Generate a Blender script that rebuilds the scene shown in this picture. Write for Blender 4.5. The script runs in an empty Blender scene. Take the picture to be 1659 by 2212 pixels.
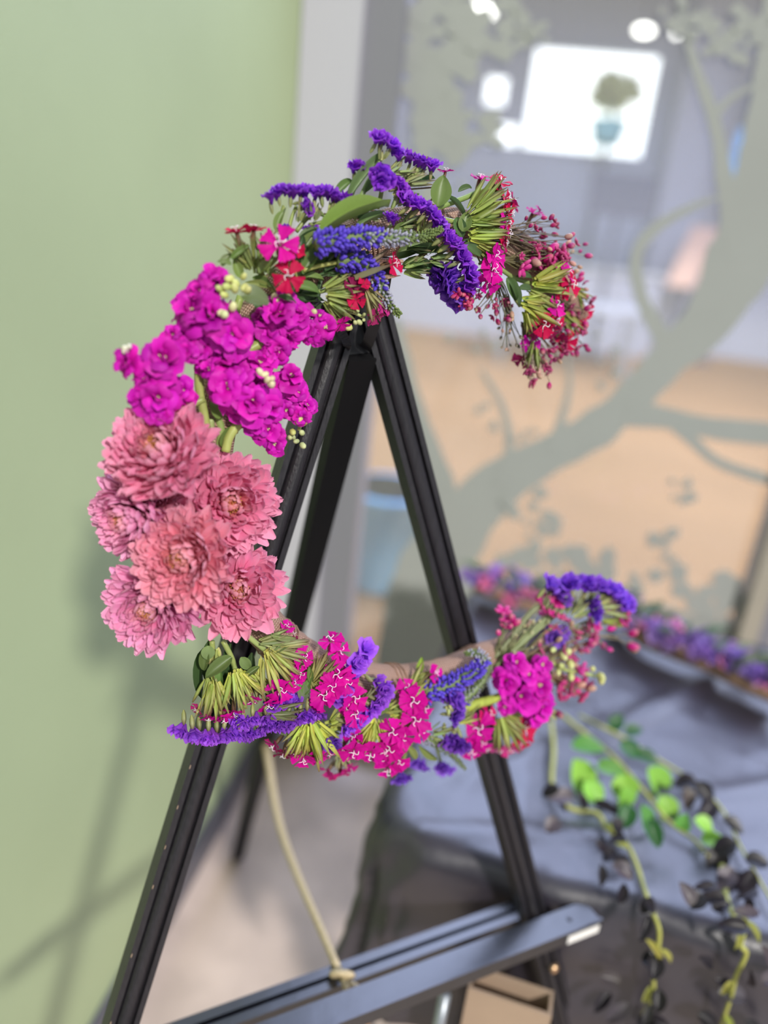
import bpy, math, random
from mathutils import Vector, Matrix, noise

random.seed(11)
rnd = random.uniform
V = Vector
SC = bpy.context.scene
COL = SC.collection

# ------------------------------------------------------------------ camera
PW, PH, F = 1659.0, 2212.0, 1661.0
PITCH, ROLL, EYE = math.radians(21.486), math.radians(6.212), 1.5
CAM = V((0, 0, EYE))
_R, _U = V((1, 0, 0)), V((0, math.sin(PITCH), math.cos(PITCH)))
FW = V((0, math.cos(PITCH), -math.sin(PITCH)))
RX = _R * math.cos(ROLL) + _U * math.sin(ROLL)
UX = _U * math.cos(ROLL) - _R * math.sin(ROLL)
cd = bpy.data.cameras.new('camera')
cam = bpy.data.objects.new('camera', cd)
COL.objects.link(cam)
M = Matrix.Identity(4)
for i in range(3):
    M[i][0], M[i][1], M[i][2], M[i][3] = RX[i], UX[i], -FW[i], CAM[i]
cam.matrix_world = M
cd.sensor_fit = 'HORIZONTAL'
cd.sensor_width = 36.0
cd.lens = 36.0 * F / PW
cd.clip_start = 0.05
cd.clip_end = 100
cd.dof.use_dof = True
cd.dof.focus_distance = 0.640
cd.dof.aperture_fstop = 2.1
SC.camera = cam

# ------------------------------------------------------------------ world, sun, lights, exposure
SUN_STRENGTH, WORLD_STRENGTH, SHEEN_LIGHT = 3.4, 0.52, 1250
w = bpy.data.worlds.new('world')
SC.world = w
w.use_nodes = True
bg = w.node_tree.nodes['Background']
bg.inputs[0].default_value = (0.86, 0.92, 1.0, 1)
bg.inputs[1].default_value = WORLD_STRENGTH
sd = bpy.data.lights.new('sun', 'SUN')
sd.energy = SUN_STRENGTH
sd.angle = math.radians(5)
sd.color = (1.0, 0.96, 0.9)
sun = bpy.data.objects.new('sun', sd)
COL.objects.link(sun)
sun.rotation_euler = V((-0.36, 0.74, -0.55)).to_track_quat('-Z', 'Y').to_euler()
sun.location = (3, -3, 4)
SC.view_settings.view_transform = 'Standard'
SC.view_settings.look = 'None'
SC.view_settings.exposure = 0.0
SC.view_settings.gamma = 1.0
SC.view_settings.use_curve_mapping = False
SC.cycles.max_bounces = 8
SC.cycles.transparent_max_bounces = 12
SC.cycles.use_denoising = True
SC.cycles.sample_clamp_indirect = 6

# ------------------------------------------------------------------ frames of reference
EA = CAM + V((-0.03392915, 0.69479699, -0.14602762))      # middle of the easel's front face
EX = V((0.88404481, 0.46740215, 0.0))
ED = V((0.08123523, -0.15364838, -0.98478069))
EU = -ED
EN = V((0.46028861, -0.87059026, 0.17380157))
RC = V((-0.274, 1.886, 0.0))                               # room corner, green wall meets window wall
RA = V((0.988, -0.155, 0)).normalized()
RB = V((0.155, 0.988, 0)).normalized()
TA = V((math.cos(math.radians(-14)), math.sin(math.radians(-14)), 0))
TB = V((-TA.y, TA.x, 0))
TZ = EYE - 0.77


def ray(px, py):
    return FW + RX * ((px - PW / 2) / F) - UX * ((py - PH / 2) / F)


def onplane(px, py, p0, n):
    d = ray(px, py)
    t = (p0 - CAM).dot(n) / d.dot(n)
    return CAM + d * t, t / F


def E(px, py, h=0.05):
    return onplane(px, py, EA + EN * h, EN)[0]


def esc(px, py, h=0.05):
    return onplane(px, py, EA + EN * h, EN)[1]


def GL(px, py, off=0.0):
    return onplane(px, py, RC - RB * off, RB)[0]


def TP(px, py, z=TZ):
    return onplane(px, py, V((0, 0, z)), V((0, 0, 1)))[0]


def room(u, v, z=0.0):
    return RC + RA * u + RB * v + V((0, 0, z))


def table(u, v, z=TZ):
    return TA * u + TB * v + V((0, 0, z))


def camdir(a, b, c):
    return (RX * a + UX * b - FW * c).normalized()


def frame(loc, z, up=None, s=1.0, roll=0.0):
    z = z.normalized()
    up = up or UX
    x = up.cross(z)
    if x.length < 1e-4:
        x = RX.cross(z)
    x.normalize()
    y = z.cross(x)
    m = Matrix.Identity(4)
    for i in range(3):
        m[i][0], m[i][1], m[i][2], m[i][3] = x[i], y[i], z[i], loc[i]
    m = m @ Matrix.Rotation(roll, 4, 'Z')
    if not isinstance(s, tuple):
        s = (s, s, s)
    return m @ Matrix.Diagonal((s[0], s[1], s[2], 1))


# ------------------------------------------------------------------ materials
def new_mat(name):
    m = bpy.data.materials.new(name)
    m.use_nodes = True
    nt = m.node_tree
    return m, nt, nt.nodes['Principled BSDF'], nt.nodes['Material Output']


def plain(name, col, rough=0.5, spec=0.5, noise_amt=0.0, scale=20.0, bump=0.0, metal=0.0, bscale=None, stretch=None, emit=0):
    m, nt, b, out = new_mat(name)
    b.inputs['Base Color'].default_value = (*col, 1)
    b.inputs['Roughness'].default_value = rough
    b.inputs['Specular IOR Level'].default_value = spec
    b.inputs['Metallic'].default_value = metal
    if emit:
        b.inputs['Emission Color'].default_value = (*col, 1)
        b.inputs['Emission Strength'].default_value = emit
    if noise_amt or bump:
        tc = nt.nodes.new('ShaderNodeTexCoord')
        mp = nt.nodes.new('ShaderNodeMapping')
        nt.links.new(tc.outputs['Object'], mp.inputs[0])
        if stretch:
            mp.inputs['Scale'].default_value = stretch
        n = nt.nodes.new('ShaderNodeTexNoise')
        n.inputs['Scale'].default_value = scale
        n.inputs['Detail'].default_value = 5
        nt.links.new(mp.outputs[0], n.inputs['Vector'])
        if noise_amt:
            r = nt.nodes.new('ShaderNodeValToRGB')
            r.color_ramp.elements[0].position = 0.3
            r.color_ramp.elements[1].position = 0.7
            r.color_ramp.elements[0].color = (*[c * (1 - noise_amt) for c in col], 1)
            r.color_ramp.elements[1].color = (*[min(1, c * (1 + noise_amt)) for c in col], 1)
            nt.links.new(n.outputs[0], r.inputs[0])
            nt.links.new(r.outputs[0], b.inputs['Base Color'])
        if bump:
            n2 = n
            if bscale:
                n2 = nt.nodes.new('ShaderNodeTexNoise')
                n2.inputs['Scale'].default_value = bscale
                n2.inputs['Detail'].default_value = 4
                nt.links.new(mp.outputs[0], n2.inputs['Vector'])
            bp = nt.nodes.new('ShaderNodeBump')
            bp.inputs['Strength'].default_value = bump
            bp.inputs['Distance'].default_value = 0.01
            nt.links.new(n2.outputs[0], bp.inputs['Height'])
            nt.links.new(bp.outputs[0], b.inputs['Normal'])
    return m


def organic(name, base_mul=(0.7, 0.6, 0.6), tip=None, tip_amt=0.0, transl=0.28, rough=0.5, spec=0.3, vein=0.0, vscale=60, base_len=0.5, base_col=None, edge=0.0):
    """object colour, changed along the petal or leaf by the 'tint' attribute (r along, g to the edge)"""
    m, nt, b, out = new_mat(name)
    N, L = nt.nodes.new, nt.links.new
    oi = N('ShaderNodeObjectInfo')
    at = N('ShaderNodeAttribute')
    at.attribute_name = 'tint'
    sp = N('ShaderNodeSeparateColor')
    L(at.outputs['Color'], sp.inputs[0])
    mul = N('ShaderNodeMix')
    mul.data_type = 'RGBA'
    mul.blend_type = 'MULTIPLY'
    mul.inputs[0].default_value = 1
    L(oi.outputs['Color'], mul.inputs[6])
    mul.inputs[7].default_value = (*base_mul, 1)
    src0 = mul.outputs[2]
    if base_col:
        rgb = N('ShaderNodeRGB')
        rgb.outputs[0].default_value = (*base_col, 1)
        src0 = rgb.outputs[0]
    mr = N('ShaderNodeMapRange')
    mr.inputs[1].default_value = 0.0
    mr.inputs[2].default_value = base_len
    L(sp.outputs[0], mr.inputs[0])
    mx = N('ShaderNodeMix')
    mx.data_type = 'RGBA'
    L(mr.outputs[0], mx.inputs[0])
    L(src0, mx.inputs[6])
    L(oi.outputs['Color'], mx.inputs[7])
    cur = mx.outputs[2]
    if tip:
        mr2 = N('ShaderNodeMapRange')
        mr2.inputs[1].default_value = 0.55
        mr2.inputs[2].default_value = 1.0
        mr2.inputs[4].default_value = tip_amt
        L(sp.outputs[0], mr2.inputs[0])
        ad = N('ShaderNodeMath')
        ad.operation = 'MULTIPLY_ADD'
        L(sp.outputs[1], ad.inputs[0])
        ad.inputs[1].default_value = edge
        L(mr2.outputs[0], ad.inputs[2])
        ad.use_clamp = True
        mt = N('ShaderNodeMix')
        mt.data_type = 'RGBA'
        L(ad.outputs[0], mt.inputs[0])
        L(cur, mt.inputs[6])
        mt.inputs[7].default_value = (*tip, 1)
        cur = mt.outputs[2]
    if vein:
        tc = N('ShaderNodeTexCoord')
        nz = N('ShaderNodeTexNoise')
        nz.inputs['Scale'].default_value = vscale
        nz.inputs['Detail'].default_value = 3
        mp = N('ShaderNodeMapping')
        mp.inputs['Scale'].default_value = (4, 0.5, 1)
        L(tc.outputs['Object'], mp.inputs[0])
        L(mp.outputs[0], nz.inputs['Vector'])
        mv = N('ShaderNodeMapRange')
        mv.inputs[1].default_value = 0.3
        mv.inputs[2].default_value = 0.7
        mv.inputs[3].default_value = 1 - vein
        mv.inputs[4].default_value = 1 + vein * 0.5
        L(nz.outputs[0], mv.inputs[0])
        mm = N('ShaderNodeVectorMath')
        mm.operation = 'SCALE'
        L(cur, mm.inputs[0])
        L(mv.outputs[0], mm.inputs['Scale'])
        cur = mm.outputs[0]
    L(cur, b.inputs['Base Color'])
    b.inputs['Roughness'].default_value = rough
    b.inputs['Specular IOR Level'].default_value = spec
    if transl:
        tr = N('ShaderNodeBsdfTranslucent')
        L(cur, tr.inputs[0])
        ms = N('ShaderNodeMixShader')
        ms.inputs[0].default_value = transl
        L(b.outputs[0], ms.inputs[1])
        L(tr.outputs[0], ms.inputs[2])
        L(ms.outputs[0], out.inputs[0])
    return m


def burlap_mat():
    m, nt, b, out = new_mat('burlap')
    N, L = nt.nodes.new, nt.links.new
    at = N('ShaderNodeAttribute')
    at.attribute_name = 'tint'
    mp = N('ShaderNodeMapping')
    mp.inputs['Scale'].default_value = (1, 1, 0)
    L(at.outputs['Vector'], mp.inputs[0])
    waves = []
    for d, s in (('X', 820), ('Y', 98)):
        wv = N('ShaderNodeTexWave')
        wv.bands_direction = d
        wv.inputs['Scale'].default_value = s / 6.283 * 1.0
        wv.inputs['Distortion'].default_value = 0.8
        wv.inputs['Detail'].default_value = 1
        L(mp.outputs[0], wv.inputs[0])
        waves.append(wv)
    ck = N('ShaderNodeMath')
    ck.operation = 'MULTIPLY'
    L(waves[0].outputs['Fac'], ck.inputs[0])
    L(waves[1].outputs['Fac'], ck.inputs[1])
    r = N('ShaderNodeValToRGB')
    r.color_ramp.elements[0].color = (0.30, 0.18, 0.135, 1)
    r.color_ramp.elements[1].color = (0.66, 0.45, 0.35, 1)
    r.color_ramp.elements[1].position = 0.45
    L(ck.outputs[0], r.inputs[0])
    L(r.outputs[0], b.inputs['Base Color'])
    bp = N('ShaderNodeBump')
    bp.inputs['Strength'].default_value = 0.8
    bp.inputs['Distance'].default_value = 0.002
    L(ck.outputs[0], bp.inputs['Height'])
    L(bp.outputs[0], b.inputs['Normal'])
    b.inputs['Roughness'].default_value = 0.9
    b.inputs['Specular IOR Level'].default_value = 0.1
    return m


def glass_mat():
    m, nt, b, out = new_mat('hazy_glass')
    N, L = nt.nodes.new, nt.links.new
    tr = N('ShaderNodeBsdfTransparent')
    tr.inputs[0].default_value = (0.96, 0.98, 0.97, 1)
    gl = N('ShaderNodeBsdfGlossy')
    gl.inputs['Roughness'].default_value = 0.04
    df = N('ShaderNodeBsdfDiffuse')
    df.inputs[0].default_value = (0.5, 0.5, 0.5, 1)
    fc = N('ShaderNodeLayerWeight')
    fc.inputs[0].default_value = 0.5
    pw = N('ShaderNodeMath')
    pw.operation = 'POWER'
    L(fc.outputs['Facing'], pw.inputs[0])
    pw.inputs[1].default_value = 5
    lw = N('ShaderNodeMath')
    lw.operation = 'MULTIPLY_ADD'
    L(pw.outputs[0], lw.inputs[0])
    lw.inputs[1].default_value = 0.9
    lw.inputs[2].default_value = 0.035
    a = N('ShaderNodeMixShader')
    a.inputs[0].default_value = 0.18
    L(tr.outputs[0], a.inputs[1])
    L(df.outputs[0], a.inputs[2])
    c = N('ShaderNodeMixShader')
    L(lw.outputs[0], c.inputs[0])
    L(a.outputs[0], c.inputs[1])
    L(gl.outputs[0], c.inputs[2])
    L(c.outputs[0], out.inputs[0])
    return m


MAT = dict(
    green=plain('green_wall_paint', (0.385, 0.46, 0.265), 0.55, 0.3, 0.05, 2.5, 0.05, bscale=220),
    white=plain('white_frame_paint', (0.47, 0.465, 0.52), 0.4, 0.4),
    grey=plain('grey_mullion_paint', (0.21, 0.21, 0.24), 0.4, 0.4),
    beige=plain('beige_mullion', (0.36, 0.33, 0.27), 0.5),
    base=plain('baseboard_vinyl', (0.085, 0.085, 0.105), 0.4, 0.5),
    concrete=plain('worn_concrete', (0.60, 0.48, 0.41), 0.55, 0.4, 0.22, 5, 0.05),
    peach=plain('terracotta_floor', (0.32, 0.175, 0.068), 0.7, 0.1, 0.12, 0.7),
    hallwall=plain('hall_wall_grey', (0.36, 0.37, 0.42), 0.6, 0.3, 0.1, 0.6),
    hallceil=plain('hall_ceiling', (0.4, 0.4, 0.4), 0.8),
    paleblue=plain('pale_wall', (0.36, 0.36, 0.40), 0.6),
    dark=plain('dark_furniture', (0.06, 0.06, 0.09), 0.5),
    blue=plain('blue_plastic', (0.17, 0.46, 0.80), 0.4, 0.4, 0.15, 4),
    pale=plain('pale_laminate', (0.45, 0.45, 0.46), 0.5),
    salmon=plain('salmon_wood', (0.62, 0.36, 0.24), 0.5),
    lamp=plain('lamp_glow', (1, 0.97, 0.9), 0.5, emit=9),
    decal=plain('frosted_decal_vinyl', (0.33, 0.345, 0.33), 0.7, 0.2, 0.04, 4),
    glass=glass_mat(),
    easel=plain('black_stained_wood', (0.014, 0.0125, 0.016), 0.40, 0.5, 0.35, 60, 0.12, bscale=90, stretch=(8, 8, 0.5)),
    tray=plain('black_lacquered_wood', (0.012, 0.013, 0.018), 0.30, 1.0, 0.2, 40, 0.04, stretch=(1, 1, 1)),
    plasticblack=plain('black_plastic', (0.012, 0.012, 0.014), 0.45, 0.4),
    brass=plain('brass_screw', (0.75, 0.5, 0.3), 0.3, 0.5, metal=1.0),
    sticker=plain('white_sticker', (0.85, 0.83, 0.8), 0.6),
    rope=plain('tan_cord', (0.55, 0.44, 0.27), 0.85, 0.1, 0.2, 300, 0.3),
    cloth=plain('black_plastic_cloth', (0.024, 0.021, 0.032), 0.36, 1.0, 0.12, 3, 0.22, bscale=16),
    card=plain('tan_cardboard', (0.40, 0.29, 0.21), 0.75, 0.2, 0.08, 8),
    metal=plain('grey_metal', (0.35, 0.38, 0.42), 0.4, 0.5, metal=0.6),
    burlap=burlap_mat(),
    twine=plain('jute_twine', (0.35, 0.22, 0.16), 0.9, 0.1, 0.2, 200),
    mum=organic('chrysanthemum_petal', (0.66, 0.30, 0.38), (0.98, 0.58, 0.74), 0.45, 0.20, 0.5, 0.25, 0.12, 90, base_len=0.8, edge=0.2),
    mumcore=organic('chrysanthemum_centre', (0.8, 0.7, 0.5), (0.8, 0.45, 0.12), 0.5, 0.1),
    stock=organic('stock_petal', (0.45, 0.3, 0.40), (0.74, 0.07, 0.58), 0.25, 0.12, 0.5, 0.16, 0.25, 120, 0.6, edge=0.1),  # petal bases coloured darker to stand in for the shadows between ruffles
    dian=organic('dianthus_petal', (0.55, 0.4, 0.5), None, 0, 0.22, 0.55, 0.14, 0.25, 200, 0.3),
    statice=organic('statice_petal', (0.4, 0.4, 0.65), (0.55, 0.20, 0.95), 0.35, 0.36, 0.5, 0.3, 0.25, 300),
    leaf=organic('leaf', (1.0, 1.05, 0.9), None, 0, 0.22, 0.42, 0.45, 0.22, 70),
    bract=organic('green_bract', (1.15, 1.12, 0.9), (0.13, 0.035, 0.035), 0.8, 0.12, 0.45, 0.4, 0.1, 90),
    stem=organic('stem', (1, 1, 1), None, 0, 0.0, 0.4, 0.4, 0.15, 60),
    stigma=plain('white_stigma', (0.9, 0.82, 0.88), 0.5),
    cream=organic('cream_centre', (1, 1, 0.9), (0.75, 0.72, 0.35), 0.4, 0.2),
    bud=organic('flower_bud', (1.0, 1.0, 1.0), (0.9, 0.9, 0.5), 0.3, 0.12),
    spike=organic('veronica_floret', (0.35, 0.35, 0.55), None, 0, 0.1, base_len=1.0),
)


# ------------------------------------------------------------------ mesh helpers
class MB:
    def __init__(s):
        s.v, s.f, s.t = [], [], []

    def add(s, vs, fs, ts=None):
        o = len(s.v)
        s.v += [tuple(p) for p in vs]
        s.f += [tuple(i + o for i in f) for f in fs]
        s.t += list(ts) if ts else [(0.7, 0.0, 0.0)] * len(vs)

    def box(s, c, x, y, z):
        vs = [c + x * a + y * b + z * d for a in (-1, 1) for b in (-1, 1) for d in (-1, 1)]
        s.add(vs, [(0, 1, 3, 2), (4, 6, 7, 5), (0, 4, 5, 1), (2, 3, 7, 6), (0, 2, 6, 4), (1, 5, 7, 3)])

    def prism(s, prof, p0, p1, ax, ay):
        n = len(prof)
        vs = [p0 + ax * a + ay * b for a, b in prof] + [p1 + ax * a + ay * b for a, b in prof]
        fs = [(i, (i + 1) % n, n + (i + 1) % n, n + i) for i in range(n)]
        fs += [tuple(range(n - 1, -1, -1)), tuple(range(n, 2 * n))]
        s.add(vs, fs)

    def tube(s, pts, rad, n=6, cap=True):
        m = len(pts)
        if not isinstance(rad, (list, tuple)):
            rad = [rad] * m
        vs, ts, fs = [], [], []
        ref = None
        L = 0
        for i in range(m):
            d = (pts[min(i + 1, m - 1)] - pts[max(i - 1, 0)])
            if d.length < 1e-9:
                d = V((0, 0, 1))
            d.normalize()
            if ref is None:
                ref = d.cross(V((0.3, 0.2, 1)))
                if ref.length < 1e-3:
                    ref = d.cross(V((1, 0, 0)))
            ref = (ref - d * ref.dot(d)).normalized()
            b = d.cross(ref)
            if i:
                L += (pts[i] - pts[i - 1]).length
            for k in range(n):
                a = 2 * math.pi * k / n
                vs.append(pts[i] + (ref * math.cos(a) + b * math.sin(a)) * rad[i])
                ts.append((i / max(1, m - 1), k / n, 0))
        for i in range(m - 1):
            for k in range(n):
                k2 = (k + 1) % n
                fs.append((i * n + k, i * n + k2, (i + 1) * n + k2, (i + 1) * n + k))
        if cap:
            fs.append(tuple(range(n - 1, -1, -1)))
            fs.append(tuple((m - 1) * n + k for k in range(n)))
        s.add(vs, fs, ts)

    def ell(s, c, m3, nu=5, nv=7, t0=0.2, t1=1.0):
        """ellipsoid, m3 = (x, y, z) semi-axis vectors"""
        vs, ts, fs = [c - m3[2]], [(t0, 0, 0)], []
        for i in range(1, nu):
            th = math.pi * i / nu
            for k in range(nv):
                a = 2 * math.pi * k / nv
                vs.append(c + (m3[0] * math.cos(a) + m3[1] * math.sin(a)) * math.sin(th) - m3[2] * math.cos(th))
                ts.append((t0 + (t1 - t0) * i / nu, 0, 0))
        vs.append(c + m3[2])
        ts.append((t1, 0, 0))
        for k in range(nv):
            k2 = (k + 1) % nv
            fs.append((0, 1 + k2, 1 + k))
            fs.append((len(vs) - 1, 1 + (nu - 2) * nv + k, 1 + (nu - 2) * nv + k2))
            for i in range(nu - 2):
                fs.append((1 + i * nv + k, 1 + i * nv + k2, 1 + (i + 1) * nv + k2, 1 + (i + 1) * nv + k))
        s.add(vs, fs, ts)

    def data(s, name, mat, smooth=True):
        me = bpy.data.meshes.new(name)
        me.from_pydata(s.v, [], s.f)
        a = me.color_attributes.new('tint', 'FLOAT_COLOR', 'POINT')
        buf = []
        for t in s.t:
            buf += [t[0], t[1], t[2], 1.0]
        a.data.foreach_set('color', buf)
        if smooth:
            me.polygons.foreach_set('use_smooth', [True] * len(me.polygons))
        me.materials.append(mat)
        me.update()
        return me


def link(name, data, parent=None, m=None, col=None):
    o = bpy.data.objects.new(name, data)
    COL.objects.link(o)
    if parent is not None:
        o.parent = parent
    if m is not None:
        o.matrix_basis = m
    if col:
        o.color = (*col, 1)
    return o


def tag(o, label, cat, group=None):
    o['label'] = label
    o['category'] = cat
    if group:
        o['group'] = group
    return o


def struct(o):
    o['kind'] = 'structure'
    return o


def stuff(o):
    o['kind'] = 'stuff'
    return o


class Thing:
    """an Empty at the thing's base; parts are given in world space"""

    def __init__(s, name, label, cat, loc, group=None):
        s.o = bpy.data.objects.new(name, None)
        s.o.empty_display_size = 0.02
        COL.objects.link(s.o)
        s.o.location = loc
        s.loc = V(loc)
        if label:
            tag(s.o, label, cat, group)

    def mesh(s, name, mb, mat, col=None, smooth=True):
        return link(name, mb.data(name, mat, smooth), s.o, Matrix.Translation(-s.loc), col)

    def inst(s, name, me, mw, col=None):
        return link(name, me, s.o, Matrix.Translation(-s.loc) @ mw, col)


def sub(parent, name, me, m, col=None):
    return link(name, me, parent, m, col)


def catmull(pts, n=6):
    if len(pts) < 3:
        return [pts[0].lerp(pts[-1], i / n) for i in range(n + 1)]
    P = [pts[0] * 2 - pts[1]] + list(pts) + [pts[-1] * 2 - pts[-2]]
    out = []
    for i in range(1, len(P) - 2):
        for k in range(n):
            t = k / n
            a, b, c, d = P[i - 1], P[i], P[i + 1], P[i + 2]
            out.append(0.5 * ((2 * b) + (c - a) * t + (2 * a - 5 * b + 4 * c - d) * t * t + (3 * b - a - 3 * c + d) * t ** 3))
    out.append(pts[-1].copy())
    return out


# ------------------------------------------------------------------ shared flower pieces
def petal_grid(mb, nu, nv, wf, bend, cup, ruffle=0.0, seed=0, length=1.0, teeth=0, tooth=0.0, vee=0.0):
    """base at origin, along +y, upper face +z"""
    rs = random.Random(seed)
    o = rs.uniform(0, 50)
    ang, y, z = 0.0, 0.0, 0.0
    vs, ts, fs = [], [], []
    for i in range(nu + 1):
        t = i / nu
        ang = bend(t)
        if i:
            y += math.cos(ang) * length / nu
            z += math.sin(ang) * length / nu
        wd = wf(t)
        for j in range(nv + 1):
            v = -1 + 2 * j / nv
            x = v * wd
            dz = cup * wd * v * v + vee * wd * abs(v) + ruffle * t * noise.noise(V((v * 1.8 + o, t * 2.2, o)))
            dy = -0.10 * wd * v * v * (t ** 2)
            if teeth and i == nu:
                dy += tooth * (1 if j % 2 else -1)
            vs.append((x, y + dy * math.cos(ang) - dz * math.sin(ang), z + dz * math.cos(ang) + dy * math.sin(ang)))
            ts.append((t, abs(v), 0))
    w1 = nv + 1
    for i in range(nu):
        for j in range(nv):
            a = i * w1 + j
            fs.append((a, a + 1, a + w1 + 1, a + w1))
    mb.add(vs, fs, ts)


def one(name, mat, *a, **k):
    mb = MB()
    petal_grid(mb, *a, **k)
    return mb.data(name, mat)


def W_mum(w):
    return lambda t: w * (0.42 + 0.58 * math.sin(math.pi * .5 * t / .72) if t < 0.72 else math.sqrt(1 - ((t - 0.72) / 0.28) ** 2 * 0.90))


MUM = [one('mum_petal', MAT['mum'], 7, 4, W_mum(0.102 + 0.010 * k), lambda t, k=k: -0.10 + (0.85 + 0.25 * k) * t * t, 0.62 - 0.08 * k, 0.05, k) for k in range(4)]
MUMC = [one('mum_inner_petal', MAT['mum'], 5, 4, W_mum(0.17), lambda t, k=k: 0.1 + (1.3 + 0.3 * k) * t, 0.9, 0.05, 10 + k) for k in range(2)]


def W_rose(w):
    return lambda t: w * (0.28 + 0.72 * math.sin(math.pi * (0.08 + 0.62 * t))) if t < 0.85 else w * (0.90 - ((t - 0.85) / 0.15) * 0.22)


STOCK = [one('stock_petal', MAT['stock'], 5, 5, W_rose(0.44), lambda t, k=k: 0.55 - (0.9 + 0.3 * k) * t, 0.40 - 0.25 * k, 0.38, 20 + k) for k in range(4)]


def W_fan(w):
    return lambda t: w * (0.10 + 0.9 * t ** 1.15)


DIAN = [one('dianthus_petal', MAT['dian'], 4, 8, W_fan(0.53), lambda t, k=k: 0.25 - (0.40 + 0.15 * k) * t, 0.08, 0.20, 40 + k, teeth=8, tooth=0.035) for k in range(3)]


def W_leaf(w):
    return lambda t: w * (0.08 + 0.92 * math.sin(math.pi * (t ** 0.8)) ** 0.85) if 0 < t < 1 else w * (0.16 if t == 0 else 0.02)


LEAF = [one('leaf_blade', MAT['leaf'], 8, 4, W_leaf(1.0), lambda t, k=k: (0.30 - 0.65 * t) * (1 if k % 2 else 0.5), -0.12, 0.16, 60 + k, vee=0.5) for k in range(4)]
BRACT = [one('bract', MAT['bract'], 4, 2, lambda t: 0.068 * (0.6 + 0.9 * math.sin(math.pi * min(0.98, 0.2 + t * 0.6))) * (1 - 0.92 * t ** 3), lambda t, k=k: 0.25 - 0.5 * t + 0.15 * k * t, 0.7, 0.05, 70 + k) for k in range(4)]


def calyx_mesh():
    mb = MB()
    n = 8
    rings = [(0.05, 0.0), (0.16, 0.25), (0.19, 0.6), (0.14, 0.85), (0.06, 1.0)]
    vs, ts, fs = [], [], []
    for i, (r, z) in enumerate(rings):
        for k in range(n):
            a = 2 * math.pi * k / n
            rr = r * (1.15 if k % 2 else 0.85)
            vs.append((rr * math.cos(a), rr * math.sin(a), z))
            ts.append((z * 0.97, 0, 0))
    for i in range(len(rings) - 1):
        for k in range(n):
            k2 = (k + 1) % n
            fs.append((i * n + k, i * n + k2, (i + 1) * n + k2, (i + 1) * n + k))
    mb.add(vs, fs, ts)
    return mb.data('calyx_body', MAT['bract'])


CALYX = calyx_mesh()


def floret_mesh(seed):
    rs = random.Random(seed)
    mb = MB()
    n = 24
    p1, p2, p3 = rs.uniform(0, 6), rs.uniform(0, 6), rs.uniform(0, 6)
    for rings in (((0.05, 0.0, 0), (0.20, 0.34, 0.02), (0.42, 0.58, 0.07), (0.56, 0.60, 0.12)), ((0.05, 0.2, 0), (0.18, 0.55, 0.04), (0.30, 0.72, 0.10))):
        vs, ts, fs = [], [], []
        for i, (r, z, c) in enumerate(rings):
            for k in range(n):
                a = 2 * math.pi * k / n
                rr = r * (1 + 0.10 * (i > 1) * math.sin(5 * a + p1))
                zz = z + c * (math.sin(6 * a + p2) + .6 * math.sin(9 * a + p3)) * .8
                a2 = a + .10 * (i > 1) * math.sin(7 * a + p3)
                vs.append((rr * math.cos(a2), rr * math.sin(a2), zz))
                ts.append((min(1, .15 + r * 1.3 + .25 * math.sin(6 * a + p2) * (i > 1)), 0, 0))
        for i in range(len(rings) - 1):
            for k in range(n):
                k2 = (k + 1) % n
                fs.append((i * n + k, i * n + k2, (i + 1) * n + k2, (i + 1) * n + k))
        mb.add(vs, fs, ts)
    return mb.data('statice_floret', MAT['statice'])


FLORET = [floret_mesh(s) for s in range(4)]


def bud_mesh():
    mb = MB()
    mb.ell(V((0, 0, 0.5)), (V((0.33, 0, 0)), V((0, 0.33, 0)), V((0, 0, 0.5))), 5, 7, 0.1, 0.95)
    return mb.data('bud_body', MAT['bud'])


BUD = bud_mesh()


def tiny_bloom():
    mb = MB()
    for k in range(5):
        a = 2 * math.pi * k / 5
        d = V((math.cos(a), math.sin(a), 0.5))
        x = V((-math.sin(a), math.cos(a), 0))
        mb.ell(d * 0.32 + V((0, 0, 0.2)), (x * 0.24, V((0, 0, 0.14)), d * 0.30), 4, 5, 0.5, 0.7)
    return mb.data('tiny_bloom', MAT['bud'])


TINY = tiny_bloom()


def core_mesh():
    mb = MB()
    for k in range(46):
        r = math.sqrt(k / 46)
        a = k * 2.39996
        p = V((r * math.cos(a), r * math.sin(a), 0))
        d = (V((0, 0, 1)) + p * 0.5).normalized()
        x = d.orthogonal().normalized()
        mb.ell(p + d * 0.3, (x * 0.10, d.cross(x) * 0.10, d * (0.45 - 0.15 * r)), 3, 5, 0.2, 1)
    return mb.data('floret_core', MAT['mumcore'])


CORE = core_mesh()


def rosette_heart():
    mb = MB()
    for k in range(6):
        a = k * 2.4
        r = 0.02 + 0.008 * k
        d = V((math.cos(a) * r, math.sin(a) * r, 0.13))
        x = d.orthogonal().normalized()
        mb.ell(d, (x * 0.035, d.cross(x).normalized() * 0.035, d.normalized() * 0.09), 4, 6)
    return mb.data('rosette_heart', MAT['cream'])


HEART = rosette_heart()


def stigma_mesh():
    mb = MB()
    for k in range(3):
        a = k * 2.1
        pts = [V((0, 0, 0.05)), V((math.cos(a) * .03, math.sin(a) * .03, 0.22)), V((math.cos(a) * .13, math.sin(a) * .13, 0.27)), V((math.cos(a + .6) * .20, math.sin(a + .6) * .20, 0.23))]
        mb.tube(catmull(pts, 3), 0.014, 5)
    return mb.data('stigma_threads', MAT['stigma'])


STIG = stigma_mesh()
TUBE = None


def flower_tube():
    mb = MB()
    mb.tube([V((0, 0, -0.75)), V((0, 0, -0.4)), V((0, 0, 0.02))], [0.05, 0.11, 0.09], 7)
    return mb.data('flower_calyx', MAT['bract'])


TUBE = flower_tube()

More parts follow.
